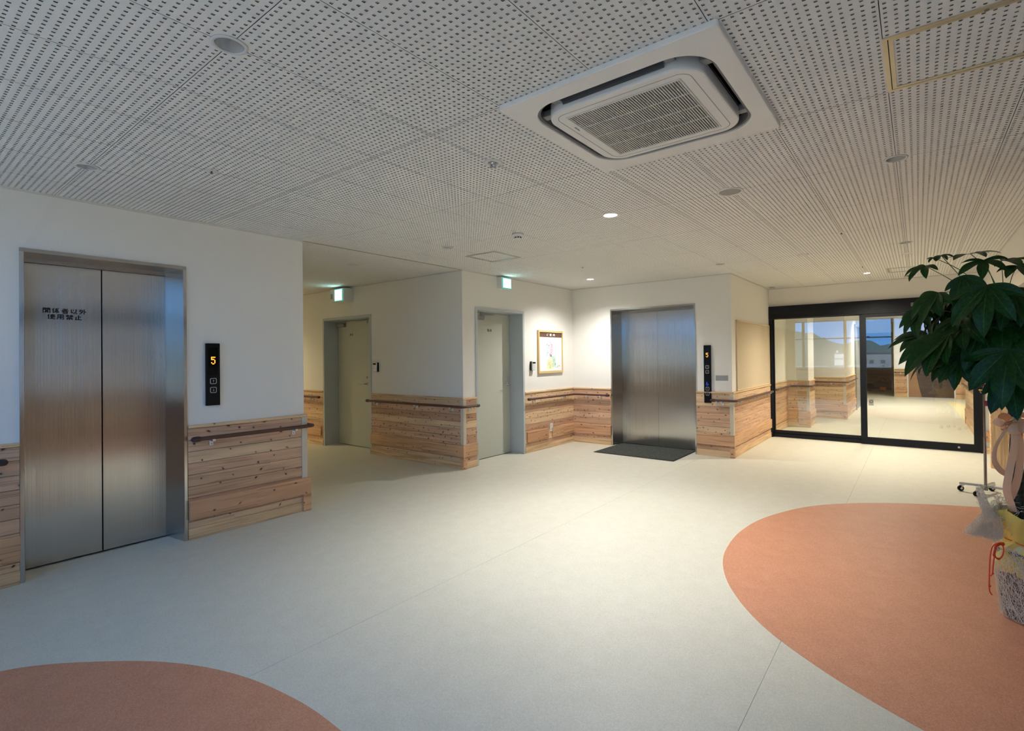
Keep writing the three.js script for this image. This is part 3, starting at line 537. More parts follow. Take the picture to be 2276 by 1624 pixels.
handrail('brown handrail turning the corner under the empty pin board', undefined, [[-2.26, RY - 0.01, ZD + 0.062], [XE + 0.062, RY - 0.01, ZD + 0.062], [XE + 0.062, RY - 0.01, -9.1]], [[-2.2, RY - 0.01, ZD + 0.062, 0, 1], [-2.135, RY - 0.01, ZD + 0.062, 0, 1], [XE + 0.062, RY - 0.01, -7.2, 1, 0], [XE + 0.062, RY - 0.01, -8.1, 1, 0], [XE + 0.062, RY - 0.01, -8.95, 1, 0]]);
handrail('handrail on the panelled wall along the right', undefined, [[XG - 0.062, RY, -4.5], [XG - 0.062, RY, 0.3]], [[XG - 0.062, RY, -4.3, -1, 0], [XG - 0.062, RY, -2.4, -1, 0], [XG - 0.062, RY, -0.4, -1, 0]]);

// ------------------------------------------------------------------ ceiling cassette air conditioner (built hanging: local y down is negative)
{
  const o = thing('air_conditioner', 'large square white ceiling cassette air conditioner with slatted grille', 'air conditioner', undefined, [AC[0], H, AC[1]]);
  const flat = (shape, y0, y1, bevel = 0) => { const g = plate(shape, y0 - y1, bevel); g.rotateX(Math.PI / 2); g.translate(0, y0, 0); return g; };   // shape (x, z), top y0, bottom y1
  const face = rrect(0.95, 0.95, 0.012); face.holes.push(rrect(0.795, 0.765, 0.15, 0, 0.005, THREE.Path));
  part('face_frame', flat(face, -0.0005, -0.022, 0.004), M.acWhite, o);
  const lip = rrect(0.80, 0.77, 0.152, 0, 0.005); lip.holes.push(rrect(0.772, 0.742, 0.14, 0, 0.005, THREE.Path));
  part('slot_lip', flat(lip, 0.03, -0.012), M.midgrey, o);
  // air slots: a dark duct round the cover, swing flaps and corner blocks in it
  part('duct', [bx(-0.44, 0.44, 0.07, 0.08, -0.44, 0.44), bx(-0.45, -0.44, -0.001, 0.08, -0.44, 0.44), bx(0.44, 0.45, -0.001, 0.08, -0.44, 0.44), bx(-0.44, 0.44, -0.001, 0.08, -0.45, -0.44), bx(-0.44, 0.44, -0.001, 0.08, 0.44, 0.45)], M.deep, o);
  for (let k = 0; k < 4; k++) {
    const f = prism([[0, 0], [0.004, 0.001], [0.034, 0.018], [0.036, 0.022], [0.03, 0.02], [0.002, 0.004]], 0.46); f.translate(-0.23, -0.012, 0.33); f.rotateY(k * Math.PI / 2); part('air_flap', f, M.flap, o);
  }
  for (const [sx, sz] of [[1, 1], [-1, 1], [1, -1], [-1, -1]]) for (const t of [0, 1]) part('corner_block', rbx(...(t ? [sx * 0.255 - 0.02, sx * 0.255 + 0.02] : [sx * 0.365 - 0.028, sx * 0.365 + 0.028]), 0, 0.03, ...(t ? [sz * 0.355 - 0.03, sz * 0.355 + 0.03] : [sz * 0.245 - 0.02, sz * 0.245 + 0.02]), 0.004), M.grey, o);
  const cover = rrect(0.70, 0.655, 0.11); cover.holes.push(rectPath(-0.258, 0.258, -0.252, 0.252));
  part('cover', flat(cover, 0.03, -0.034, 0.008), M.acWhite, o);
  const groove = rrect(0.612, 0.585, 0.05); groove.holes.push(rrect(0.606, 0.579, 0.047, 0, 0, THREE.Path));
  part('cover_groove', flat(groove, -0.0335, -0.0345), M.grey, o);
  const grille = part('grille', [bx(-0.264, 0.264, -0.036, -0.028, -0.258, -0.25), bx(-0.264, 0.264, -0.036, -0.028, 0.25, 0.258), bx(-0.264, -0.256, -0.036, -0.028, -0.25, 0.25), bx(0.256, 0.264, -0.036, -0.028, -0.25, 0.25)], M.offwhite, o);
  const slat = bx(-0.0022, 0.0022, -0.036, -0.026, -0.25, 0.25), bar = bx(-0.256, 0.256, -0.034, -0.022, -0.003, 0.003);
  for (let i = 0; i < 45; i++) part('slat', slat, M.offwhite, grille, [-0.25 + i * 0.5 / 44, 0, 0]);
  for (const z of [-0.125, 0, 0.125]) part('cross_bar', bar, M.white, grille, [0, 0, z]);
  part('filter', bx(-0.26, 0.26, 0.0, 0.006, -0.255, 0.255), M.deep, o);
  part('maker_plate', bx(-0.285, -0.279, -0.036, -0.0335, 0.115, 0.155), M.grey, o);
}

// ------------------------------------------------------------------ ceiling hatches and small fittings
function hatch(label, x0, x1, z0, z1, m) {
  const o = thing('ceiling_hatch', label, 'ceiling hatch', undefined, [(x0 + x1) / 2, H, (z0 + z1) / 2]), w = (x1 - x0) / 2, l = (z1 - z0) / 2;
  const ring = (a, b, t, y0, y1) => [bx(-a, a, y1, y0, -b, -b + t), bx(-a, a, y1, y0, b - t, b), bx(-a, -a + t, y1, y0, -b + t, b - t), bx(a - t, a, y1, y0, -b + t, b - t)];
  part('outer_frame', ring(w, l, 0.015, 0, -0.004), m, o);
  part('inner_frame', ring(w - 0.018, l - 0.018, 0.014, 0, -0.003), m, o);
  part('joint', ring(w - 0.0145, l - 0.0145, 0.004, 0, -0.0006), M.deep, o);
  part('latch', lathe([[0, -0.0045], [0.006, -0.0045], [0.007, -0.003]], 16).translate(0.05, 0, l - 0.024), M.midgrey, o);
  return o;
}
hatch('aluminium framed square ceiling hatch at the upper right corner', -0.087, 0.372, -2.6, -2.147, M.alu);
hatch('small aluminium framed ceiling hatch in front of the exit sign over the stairs door', -3.918, -3.5, -4.38, -3.938, M.satin);
hatch('pale ceiling hatch behind the potted tree, near the glass door', -0.317, 0.1, -8.45, -8.03, M.satin);
{
  const o = thing('ceiling_speaker', 'round white ceiling speaker with grey mesh beside the air conditioner', 'speaker', undefined, [-1.0, H, -3.517]);
  part('rim', lathe([[0.068, 0], [0.07, -0.006], [0.078, -0.008], [0.083, -0.005], [0.084, 0]], 44), M.white, o); part('mesh_disc', lathe([[0, -0.006], [0.05, -0.0055], [0.069, -0.003], [0.069, 0]], 44), M.grey, o);
}
{
  const o = thing('smoke_detector', 'white domed smoke detector with dark slots in mid ceiling', 'smoke detector', undefined, [-2.854, H, -3.532]);
  part('base', lathe([[0, 0], [0.052, 0], [0.052, -0.012], [0.046, -0.02], [0.0, -0.02]], 36), M.white, o);
  part('chamber', lathe([[0.032, -0.02], [0.03, -0.027], [0.03, -0.04], [0.026, -0.046], [0, -0.048]], 32), M.white, o);
  for (let k = 0; k < 8; k++) part('slot', bx(-0.007, 0.007, -0.038, -0.029, 0.027, 0.0315).rotateY(k * 0.7854), M.black, o);
}
{
  const o = thing('emergency_lamp', 'small round emergency lamp with chrome bulb left of the air conditioner', 'emergency light', undefined, [-1.909, H, -2.148]);
  part('trim_ring', lathe([[0.026, -0.002], [0.03, -0.006], [0.05, -0.005], [0.053, 0]], 36), M.trim, o); part('bulb', new THREE.SphereGeometry(0.021, 20, 10, 0, 7, Math.PI / 2, Math.PI / 2).translate(0, -0.004, 0), M.chrome, o); part('clip', [bx(-0.002, 0.002, -0.028, -0.003, -0.022, 0.022), bx(-0.022, 0.022, -0.028, -0.003, -0.002, 0.002)], M.satin, o);
}
for (const [x, z, l] of [[-3.274, -1.232, 'chrome sprinkler head in the ceiling above the left lift'], [-0.545, -5.363, 'tiny sprinkler head right of the nearest lit downlight, towards the glass door'], [-3.29, -5.331, 'tiny sprinkler head beside the lit downlight over the map corner'], [-0.55, -7.621, 'tiny sprinkler head just before the lit downlight at the glass door']]) {
  const o = thing('sprinkler', l, 'sprinkler', 'ceiling sprinkler heads', [x, H, z]);
  part('escutcheon', lathe([[0, -0.002], [0.03, -0.002], [0.036, 0]], 28), M.trim, o); part('head', [lathe([[0, -0.014], [0.009, -0.0135], [0.009, -0.012], [0.004, -0.011], [0.005, -0.002], [0, -0.002]], 16)], M.midgrey, o);
}
for (const [x, z, l] of [[-5.272, -3.452, 'flat white round cover in the corridor ceiling'], [-0.081, -6.95, 'flat white round cover in the ceiling nearest the potted tree']]) part('disc', lathe([[0, -0.006], [0.05, -0.005], [0.056, 0]], 32), M.trim, thing('blank_cover', l, 'ceiling cover', undefined, [x, H, z]));

// ------------------------------------------------------------------ fittings on the walls
function exitSign(label, pos, rot, x0, x1, y0, y1, d, f0, f1, grey) {
  const o = thing('exit_sign', label, 'exit sign', 'lit exit signs', pos, rot);
  part('case', rbx(x0, x1, y0, y1, 0, d, 0.006), M.white, o);
  part('edge', bx(f0 - 0.012, f1 + 0.012, y0 + 0.008, y1 - 0.008, d, d + 0.008), M.exitEdge, o);
  part('lit_panel', bx(f0, f1, y0 + 0.018, y1 - 0.018, d + 0.008, d + 0.011), M.exitFace, o);
  if (grey) part('speaker_grille', bx(grey[0], grey[1], y0 + 0.05, y1 - 0.07, d, d + 0.002), M.grey, o);
  const l = new THREE.RectAreaLight(new THREE.Color().setRGB(0.45, 1.0, 0.95), 6, f1 - f0, y1 - y0 - 0.03); l.position.set((f0 + f1) / 2, (y0 + y1) / 2, d + 0.014); l.rotation.y = Math.PI; l.name = 'exit_sign_glow'; o.add(l);
}
exitSign('glowing exit sign box on the corridor wall over the left grey door', [0, 0, ZB], ROT.pz, -7.26, -6.885, 2.26, 2.458, 0.15, -7.115, -6.93, [-7.24, -7.19]);
exitSign('glowing exit sign on the wall over the right grey door', [XA, 0, 0], ROT.px, 5.17, 5.37, 2.31, 2.468, 0.085, 5.195, 5.352);
function reader(label, pos, rot, u, y, side) {
  const o = thing('card_reader', label, 'card reader', 'door card readers', pos, rot);
  part('back_plate', rbx(u - 0.037, u + 0.037, y - 0.066, y + 0.068, 0, 0.034, 0.006), M.black, o);
  const b = rbx(u - 0.037, u + 0.037, y - 0.064, y + 0.068, 0.03, 0.052, 0.006); part('front', b, M.offwhite, o);
  part('window', bx(u - 0.034, u + 0.034, y + 0.036, y + 0.058, 0.051, 0.0535), M.black, o);
  part('indicator_light', lathe([[0, 0.002], [0.006, 0.001], [0.0065, 0]], 14).rotateX(Math.PI / 2).translate(u, y - 0.04, 0.052), M.blueLed, o);
}
reader('card reader with a blue light right of the shaded corridor door', [0, 0, ZB], ROT.pz, -6.29, 1.265, 1);
reader('card reader with a blue light between the right door and the guide map', [XA, 0, 0], ROT.px, 5.915, 1.255, 1);
{
  const o = thing('guide_map', 'framed white floor guide board with brown heading and coloured plan', 'notice board', undefined, [XA, 0, 0], ROT.px), a = 6.06, b = 6.702, y0 = 1.14, y1 = 1.788, t = 0.03;
  part('frame', [bx(a, b, y1 - 0.028, y1, 0, t), bx(a, b, y0, y0 + 0.032, 0, t), bx(a, a + 0.026, y0 + 0.032, y1 - 0.028, 0, t), bx(b - 0.012, b, y0 + 0.032, y1 - 0.028, 0, t)], M.goldWood, o);
  const sheet = part('sheet', bx(a + 0.026, b - 0.012, y0 + 0.032, y1 - 0.1, 0, 0.012), M.paper, o);
  const head = part('heading', bx(a + 0.026, b - 0.012, y1 - 0.1, y1 - 0.028, 0, 0.014), M.signBrown, o);
  part('lettering', new THREE.PlaneGeometry(0.262, 0.056), lettering(['ご案内'], '#ffffff', 96, 44, 15), head, [(a + b) / 2 + 0.01, y1 - 0.064, 0.0148]).castShadow = false;
  const c = document.createElement('canvas'); c.width = 512; c.height = 512; const x = c.getContext('2d');
  x.fillStyle = '#f2f1f4'; x.fillRect(0, 0, 512, 512);
  const R = (col, ...r) => { x.fillStyle = col; x.fillRect(...r); };
  R('#f3cfe0', 175, 50, 85, 60); R('#cfe2f2', 150, 110, 80, 185); R('#f3cfe0', 225, 100, 85, 165); R('#f6e6ee', 195, 85, 40, 200); R('#cbe9d9', 270, 280, 100, 180); R('#eef0b4', 170, 345, 125, 140); R('#f7f7d8', 195, 300, 70, 60);
  const r2 = (() => { let s = 3; return () => ((s = (s * 16807) % 2147483647) / 2147483647); })();
  for (const [X, Y, W, Hh, n] of [[150, 110, 80, 185, 14], [225, 55, 85, 205, 18], [275, 285, 90, 170, 16], [172, 350, 120, 130, 16]]) for (let i = 0; i < n; i++) { x.strokeStyle = ['#b07a96', '#7a93b5', '#7ea58d', '#b0a55e', '#8a7a86'][Math.floor(r2() * 5)]; x.lineWidth = 1.5; x.strokeRect(X + r2() * (W - 24), Y + r2() * (Hh - 20), 10 + r2() * 22, 8 + r2() * 16); }
  R('#6d5a52', 228, 250, 14, 45); R('#55504a', 252, 265, 20, 35); R('#6a5a66', 165, 95, 8, 26); R('#5a5560', 205, 115, 12, 24); R('#777777', 265, 108, 16, 14); R('#5c7c86', 348, 395, 12, 36); R('#888888', 375, 460, 12, 10); R('#888888', 410, 440, 10, 26); R('#999999', 440, 432, 16, 16);
  const tx = new THREE.CanvasTexture(c); tx.colorSpace = THREE.SRGBColorSpace;
  part('plan_print', new THREE.PlaneGeometry(b - a - 0.056, y1 - y0 - 0.136), S({ map: tx, roughness: 0.6 }), sheet, [(a + b) / 2 + 0.014, (y0 + y1) / 2 - 0.034, 0.0128]);
}
{
  const o = thing('pin_board', 'empty beige pin board with pale wood frame on the side wall', 'pin board', undefined, [XE, 0, 0], ROT.px), a = 7.225, b = 9.13, y0 = 0.89, y1 = 1.868;
  part('frame', [bx(a, b, y1 - 0.018, y1, 0, 0.022), bx(a, b, y0, y0 + 0.018, 0, 0.022), bx(a, a + 0.018, y0 + 0.018, y1 - 0.018, 0, 0.022), bx(b - 0.018, b, y0 + 0.018, y1 - 0.018, 0, 0.022)], M.frameWood, o);
  part('board', bx(a + 0.018, b - 0.018, y0 + 0.018, y1 - 0.018, 0, 0.01), M.cork, o);
}
part('plate', rbx(-2.228, -2.063, 1.036, 1.107, 0, 0.004, 0.001), M.braille, thing('braille_plate', 'grey braille plate on the white wall right of the long call panel', 'sign', undefined, [0, 0, ZD]));
{
  const o = thing('wall_outlet', 'white wall outlet in the gap of the kickboard under the guide map', 'outlet', undefined, [XA, 0, 0], ROT.px);
  part('plate', rbx(6.345, 6.415, 0.245, 0.368, 0, 0.022, 0.003), M.white, o); part('socket', [rbx(6.36, 6.40, 0.32, 0.345, 0.02, 0.0235, 0.002), rbx(6.36, 6.40, 0.268, 0.293, 0.02, 0.0235, 0.002)], M.offwhite, o);
}
{
  const o = thing('doormat', 'dark grey rectangular doormat on the floor before the far lift', 'doormat', undefined, [-3.185, 0.0005, -6.822]);
  part('pile', bx(-0.59, 0.59, 0.002, 0.008, -0.435, 0.435), M.mat, o); part('border', [bx(-0.605, 0.605, 0, 0.005, 0.435, 0.45), bx(-0.605, 0.605, 0, 0.005, -0.45, -0.435), bx(-0.605, -0.59, 0, 0.005, -0.435, 0.435), bx(0.59, 0.605, 0, 0.005, -0.435, 0.435)], M.matEdge, o);
}

// ------------------------------------------------------------------ automatic glass door
{
  const o = thing('automatic_glass_door', 'black framed automatic glass sliding door with fixed pane on the left', 'sliding door', undefined, [0, 0, ZF]);
  part('header', [rbx(XE + 0.002, 0.706, 1.98, 2.186, -0.1, 0.05, 0.005), bx(XE + 0.002, 0.706, 1.985, 1.995, 0.05, 0.053)], M.darkFrame, o);
  part('sensor', rbx(-0.075, 0.03, 2.06, 2.115, 0.05, 0.075, 0.006), M.midgrey, o);
  part('post', [bx(XE + 0.002, -1.966, 0.002, 1.98, -0.1, 0.04)], M.darkFrame, o); part('post', [bx(0.672, 0.706, 0.002, 1.98, -0.1, 0.04)], M.darkFrame, o);
  const fx = part('fixed_leaf', [bx(-1.966, -1.94, 0.115, 1.975, -0.07, -0.03), bx(-0.72, -0.69, 0.115, 1.975, -0.07, -0.03), bx(-1.966, -0.69, 0.003, 0.06, -0.075, -0.02), bx(-1.966, -0.69, 0.068, 0.115, -0.07, -0.03), bx(-1.966, -0.69, 0.06, 0.068, -0.062, -0.04), bx(-1.966, -0.69, 1.972, 1.979, -0.07, -0.03)], M.darkFrame, o);
  part('pane', bx(-1.94, -0.72, 0.115, 1.972, -0.0505, -0.0495), M.glass, fx);
  const sl = part('sliding_leaf', [bx(-0.712, -0.632, 0.008, 1.975, -0.008, 0.036), bx(0.603, 0.67, 0.008, 1.975, -0.008, 0.036), bx(-0.632, 0.603, 0.008, 0.112, -0.008, 0.036), bx(-0.632, 0.603, 1.932, 1.975, -0.008, 0.036)], M.darkFrame, o);
  part('pane', bx(-0.632, 0.603, 0.112, 1.932, 0.0135, 0.0145), M.glass, sl);
  part('lock', lathe([[0, 0.006], [0.012, 0.006], [0.014, 0]], 18).rotateX(Math.PI / 2).translate(0.44, 0.06, 0.036), M.satin, sl);
  const st = part('sticker', bx(-0.612, -0.548, 0.592, 0.69, 0.015, 0.0156), M.grey, sl);
  part('sticker_symbol', [new THREE.TorusGeometry(0.021, 0.003, 6, 24).translate(-0.58, 0.655, 0.016), bx(-0.598, -0.562, 0.653, 0.657, 0.0156, 0.0162).translate(0.58, -0.655, 0).rotateZ(0.7).translate(-0.58, 0.655, 0)], M.black, st);
  part('guide_rail', bx(-0.7, 0.67, 0.0005, 0.004, -0.006, 0.034), M.satin, o);
}

// ------------------------------------------------------------------ hall beyond the glass
{
  const H1 = ZF - 0.1;
  const L1 = wall('wall_beyond_left', [-2.04, 0, 0], ROT.px, rect(-H1, 10.76), []); wainscot(L1, -H1, 10.75);
  const c1 = wall('wall_beyond_pier', [0, 0, -10.75], ROT.pz, rect(-2.2, -1.6705), [], 0.6); wainscot(c1, -2.04, -1.67, { right: true });
  const c2 = wall('wall_beyond_pier_side', [-1.67, 0, 0], ROT.px, rect(10.753, 11.4), [], 0.3); wainscot(c2, 10.75, 11.4, { left: true });
  const c3 = wall('wall_beyond_niche', [0, 0, -12.5], ROT.pz, rect(-3.1, -1.2505), []); wainscot(c3, -3.1, -1.25, { right: true, kd: 0.045 });
  const c4 = wall('wall_beyond_inner', [-1.25, 0, 0], ROT.px, rect(12.503, 17.2), []); wainscot(c4, 12.5, 14.55, { left: true });
  struct('door_' + (++doorN), [bx(-1.25, -1.21, 0.001, 2.05, -15.72, -15.66), bx(-1.25, -1.21, 0.001, 2.05, -14.66, -14.6), bx(-1.25, -1.21, 2.05, 2.1, -15.72, -14.6), bx(-1.25, -1.235, 0.001, 2.05, -15.66, -14.66)], M.grey);
  struct('wall_beyond_far_left', [bx(-3.2, -3.05, 0, TOP, -24.2, -11.3), bx(-3.1, -1.75, 0, TOP, -11.4, -11.3)], M.plaster);
  const fw = wall('wall_beyond_far', [0, 0, -19.6], ROT.pz, notch(-0.62, 3.3, [[-0.255, 0.857, 2.05]]), []); wainscot(fw, -0.6, -0.28); wainscot(fw, 0.885, 3.2);
  const rw = wall('wall_beyond_right', [0.745, 0, 0], ROT.nx, rect(-12.86, H1), [], 0.2); wainscot(rw, -12.86, H1, { left: true });
  struct('wall_beyond_outer', [bx(3.1, 3.25, 0, TOP, -22, -9.2), bx(0.9, 3.1, 0, TOP, -9.5, -9.3)], M.plaster);
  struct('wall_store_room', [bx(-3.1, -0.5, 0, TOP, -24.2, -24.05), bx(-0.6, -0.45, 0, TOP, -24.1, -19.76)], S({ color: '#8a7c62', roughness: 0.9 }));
  struct('wall_beyond_store', [bx(-3.1, -1.85, 0, TOP, -21.65, -21.5), bx(-1.85, -0.72, 2.1, TOP, -21.65, -21.5)], M.plaster);
  part('post', bx(-0.75, -0.6, 0.001, 2.1, -21.5, -21.35), S({ color: '#6f6055', roughness: 0.5 }), struct('trim_' + (++strip.n), bx(-0.62, -0.6, 0.001, 2.1, -21.5, -19.61), M.offwhite));
  handrail('brown handrail behind the fixed glass pane', undefined, [[-1.978, RY, -9.45], [-1.978, RY, -10.69], [-1.61, RY, -10.69], [-1.61, RY, -11.3]], [[-1.978, RY, -9.7, 1, 0], [-1.83, RY, -10.69, 0, 1], [-1.61, RY, -11.1, 1, 0]]);
  handrail('brown handrail in the niche beyond the glass', undefined, [[-2.9, RY, -12.44], [-1.19, RY, -12.44], [-1.19, RY, -14.4]], [[-1.5, RY, -12.44, 0, 1], [-1.19, RY, -13.4, 1, 0], [-1.19, RY, -14.3, 1, 0]]);
  handrail('handrail seen through glass on the right beyond wall', undefined, [[0.683, RY, -9.5], [0.683, RY, -12.8]], [[0.683, RY, -9.9, -1, 0], [0.683, RY, -12.6, -1, 0]]);
  handrail('short handrail left of the far two-tone door', undefined, [[-0.59, RY, -19.54], [-0.3, RY, -19.54]], [[-0.45, RY, -19.54, 0, 1]]);
  const d = thing('two_tone_door', 'distant sliding door, pale brown with a dark curved panel', 'door', undefined, [0, 0, -19.6]);
  part('frame', [bx(-0.29, -0.25, 0.001, 2.08, 0, 0.03), bx(0.85, 0.89, 0.001, 2.08, 0, 0.03), bx(-0.25, 0.85, 2.04, 2.08, 0, 0.03)], M.white, d);
  const arc = new THREE.Shape(); arc.moveTo(0.08, 0.02); arc.quadraticCurveTo(-0.14, 0.9, -0.1, 2.04); arc.lineTo(0.85, 2.04); arc.lineTo(0.85, 0.02); arc.closePath();
  part('pale_panel', bx(-0.25, 0.85, 0.01, 2.04, -0.05, -0.01), S({ color: '#a88468', roughness: 0.5 }), d);
  const g = plate(arc, 0.004); g.translate(0, 0, -0.01); part('dark_panel', g, S({ color: '#4e4341', roughness: 0.5 }), d);
  part('pull_bar', cyl(0.014, [0.47, 0.85, 0.03], [0.47, 1.45, 0.03], 12), M.satin, d); part('latch', rbx(-0.22, -0.17, 0.78, 0.84, -0.01, 0.012, 0.004), M.satin, d);
  const WARM = new THREE.Color().setRGB(1.0, 0.87, 0.72);
  downlight(-0.55, -11.2, true, 'lit downlight of the hall beyond the glass, nearest', LAMP * 0.7, 1.25, WARM);
  downlight(-0.55, -14.6, true, 'lit downlight of the hall beyond the glass, middle', LAMP * 0.9, 1.25, WARM);
  downlight(0.3, -16.4, true, 'lit downlight of the hall beyond the glass, right', LAMP * 0.9, 1.25, WARM);
  downlight(-0.1, -18.6, true, 'lit downlight of the hall beyond the glass, farthest', LAMP * 0.55, 1.25, WARM);
  // equipment on the floor of the dim room at the end
  const e = thing('equipment_pile', 'low heap of black equipment with an orange box in the dim far room', 'equipment', undefined, [-1.2, 0, -22.4]);
  const lump = (r, x, y, z, sx, sy, sz) => new THREE.IcosahedronGeometry(r, 3).scale(sx, sy, sz).translate(x, y, z);
  part('black_bag', [lump(0.22, 0.1, 0.2, 0, 1.3, 0.9, 1), lump(0.14, 0.15, 0.38, 0, 1, 0.8, 0.9)], M.black, e); part('black_bag', [lump(0.16, -0.25, 0.14, 0.05, 1.3, 0.85, 1), lump(0.13, 0.42, 0.2, 0.02, 1, 1.5, 1)], M.black, e);
  part('orange_box', rbx(0.08, 0.26, 0.06, 0.16, 0.2, 0.3, 0.01), S({ color: '#c4572b', roughness: 0.6 }), e);
  part('trolley', [rbx(-0.45, 0.5, 0.04, 0.075, -0.2, 0.25, 0.008), cyl(0.04, [-0.4, 0.04, 0.2], [-0.4, 0.04, 0.23], 12), cyl(0.04, [0.45, 0.04, 0.2], [0.45, 0.04, 0.23], 12)], M.midgrey, e);
  const f = thing('floor_polisher', 'black upright machine at the left of the dim far room', 'machine', undefined, [-1.72, 0, -22.2]);
  part('motor', lathe([[0, 0], [0.12, 0.02], [0.12, 0.16], [0.07, 0.24], [0, 0.25]], 20), M.black, f); part('handle', cyl(0.02, [0, 0.2, 0], [0.06, 0.75, 0], 10), M.grey, f); part('grip', cyl(0.03, [-0.06, 0.75, 0], [0.16, 0.75, 0], 10), M.black, f);
}

// ------------------------------------------------------------------ outside the window: the view that the glass and the steel mirror
{
  const GROUND = -15;
  struct('terrain', bx(-900, 900, GROUND - 1, GROUND, 6, 1200), S({ color: '#a39b8c', roughness: 1 }));
  const ridge = [[-2, 0.05], [-1, 0.075], [-0.5, 0.06], [-0.3, 0.05], [-0.2, 0.043], [-0.175, 0.042], [-0.15, 0.038], [-0.12, 0.022], [-0.1, 0.015], [-0.085, 0.022], [-0.066, 0.0235], [-0.05, 0.0148], [-0.03, 0.016], [0.1, 0.032], [0.4, 0.05], [1, 0.06], [2, 0.05]];
  const top = (u) => { for (let i = 1; i < ridge.length; i++) if (u <= ridge[i][0]) { const [a, ya] = ridge[i - 1], [b, yb] = ridge[i], t = (u - a) / (b - a); return ya + (yb - ya) * t * t * (3 - 2 * t); } return 0.05; };
  const N = 260, Kz = 14, pos = [], idx = [];
  for (let i = 0; i <= N; i++) for (let k = 0; k <= Kz; k++) {
    const u = -1.6 + 3.2 * (i / N), t = k / Kz, z = 330 + 420 * t, x = u * (z + 18), y = top(u) * 560 + EYE - GROUND, s = Math.sin(Math.min(1, t * 1.6) * Math.PI / 2) * (t > 0.7 ? 1 - (t - 0.7) * 1.5 : 1);
    pos.push(x, GROUND + y * s + 3.0 * (vn(x / 9, z / 9, 81) - 0.5) * s + 2 * (vn(x / 3.5, z / 3.5, 82) - 0.5) * s, z);
    if (i && k) { const a = (i - 1) * (Kz + 1) + k - 1, b = i * (Kz + 1) + k - 1; idx.push(a, b + 1, b, a, a + 1, b + 1); }
  }
  const g = new THREE.BufferGeometry(); g.setAttribute('position', new THREE.Float32BufferAttribute(pos, 3)); g.setIndex(idx); g.computeVertexNormals();
  struct('hills', g, S({ color: '#5f6c5e', roughness: 1 }));
  const house = (label, x, z, w, d, h, m, roof) => { const o = thing('town_building', label, 'building', undefined, [x, GROUND, z]); part('walls', bx(-w / 2, w / 2, 0, h, -d / 2, d / 2), m, o); part('roof', bx(-w / 2 - 0.3, w / 2 + 0.3, h, h + 0.5, -d / 2 - 0.3, d / 2 + 0.3), roof ?? M.grey, o); for (let i = 0; i < 4; i++) part('window', bx(-w * 0.38 + i * w * 0.22, -w * 0.3 + i * w * 0.22, h - 3.2, h - 2.2, -d / 2 - 0.1, -d / 2 + 0.1), M.midgrey, o); return o; };
  const tw = house('white block with a chimney mirrored in the fixed glass pane', -33, 290, 4.2, 6, 16.4, M.white); part('chimney', bx(-1.6, -0.6, 16.4, 18, -0.5, 0.5), M.white, tw);
  house('long grey hall mirrored in the sliding glass pane', -7.5, 190, 14, 20, 16.4, M.grey, M.midgrey);
  house('low white roofed house mirrored under the hill at left', -42, 260, 12, 8, 10, M.offwhite); house('low pale house mirrored near the sill', -24, 230, 9, 8, 11, M.white); house('low house mirrored right of the stile', -12, 150, 8, 8, 12.6, M.white);
}

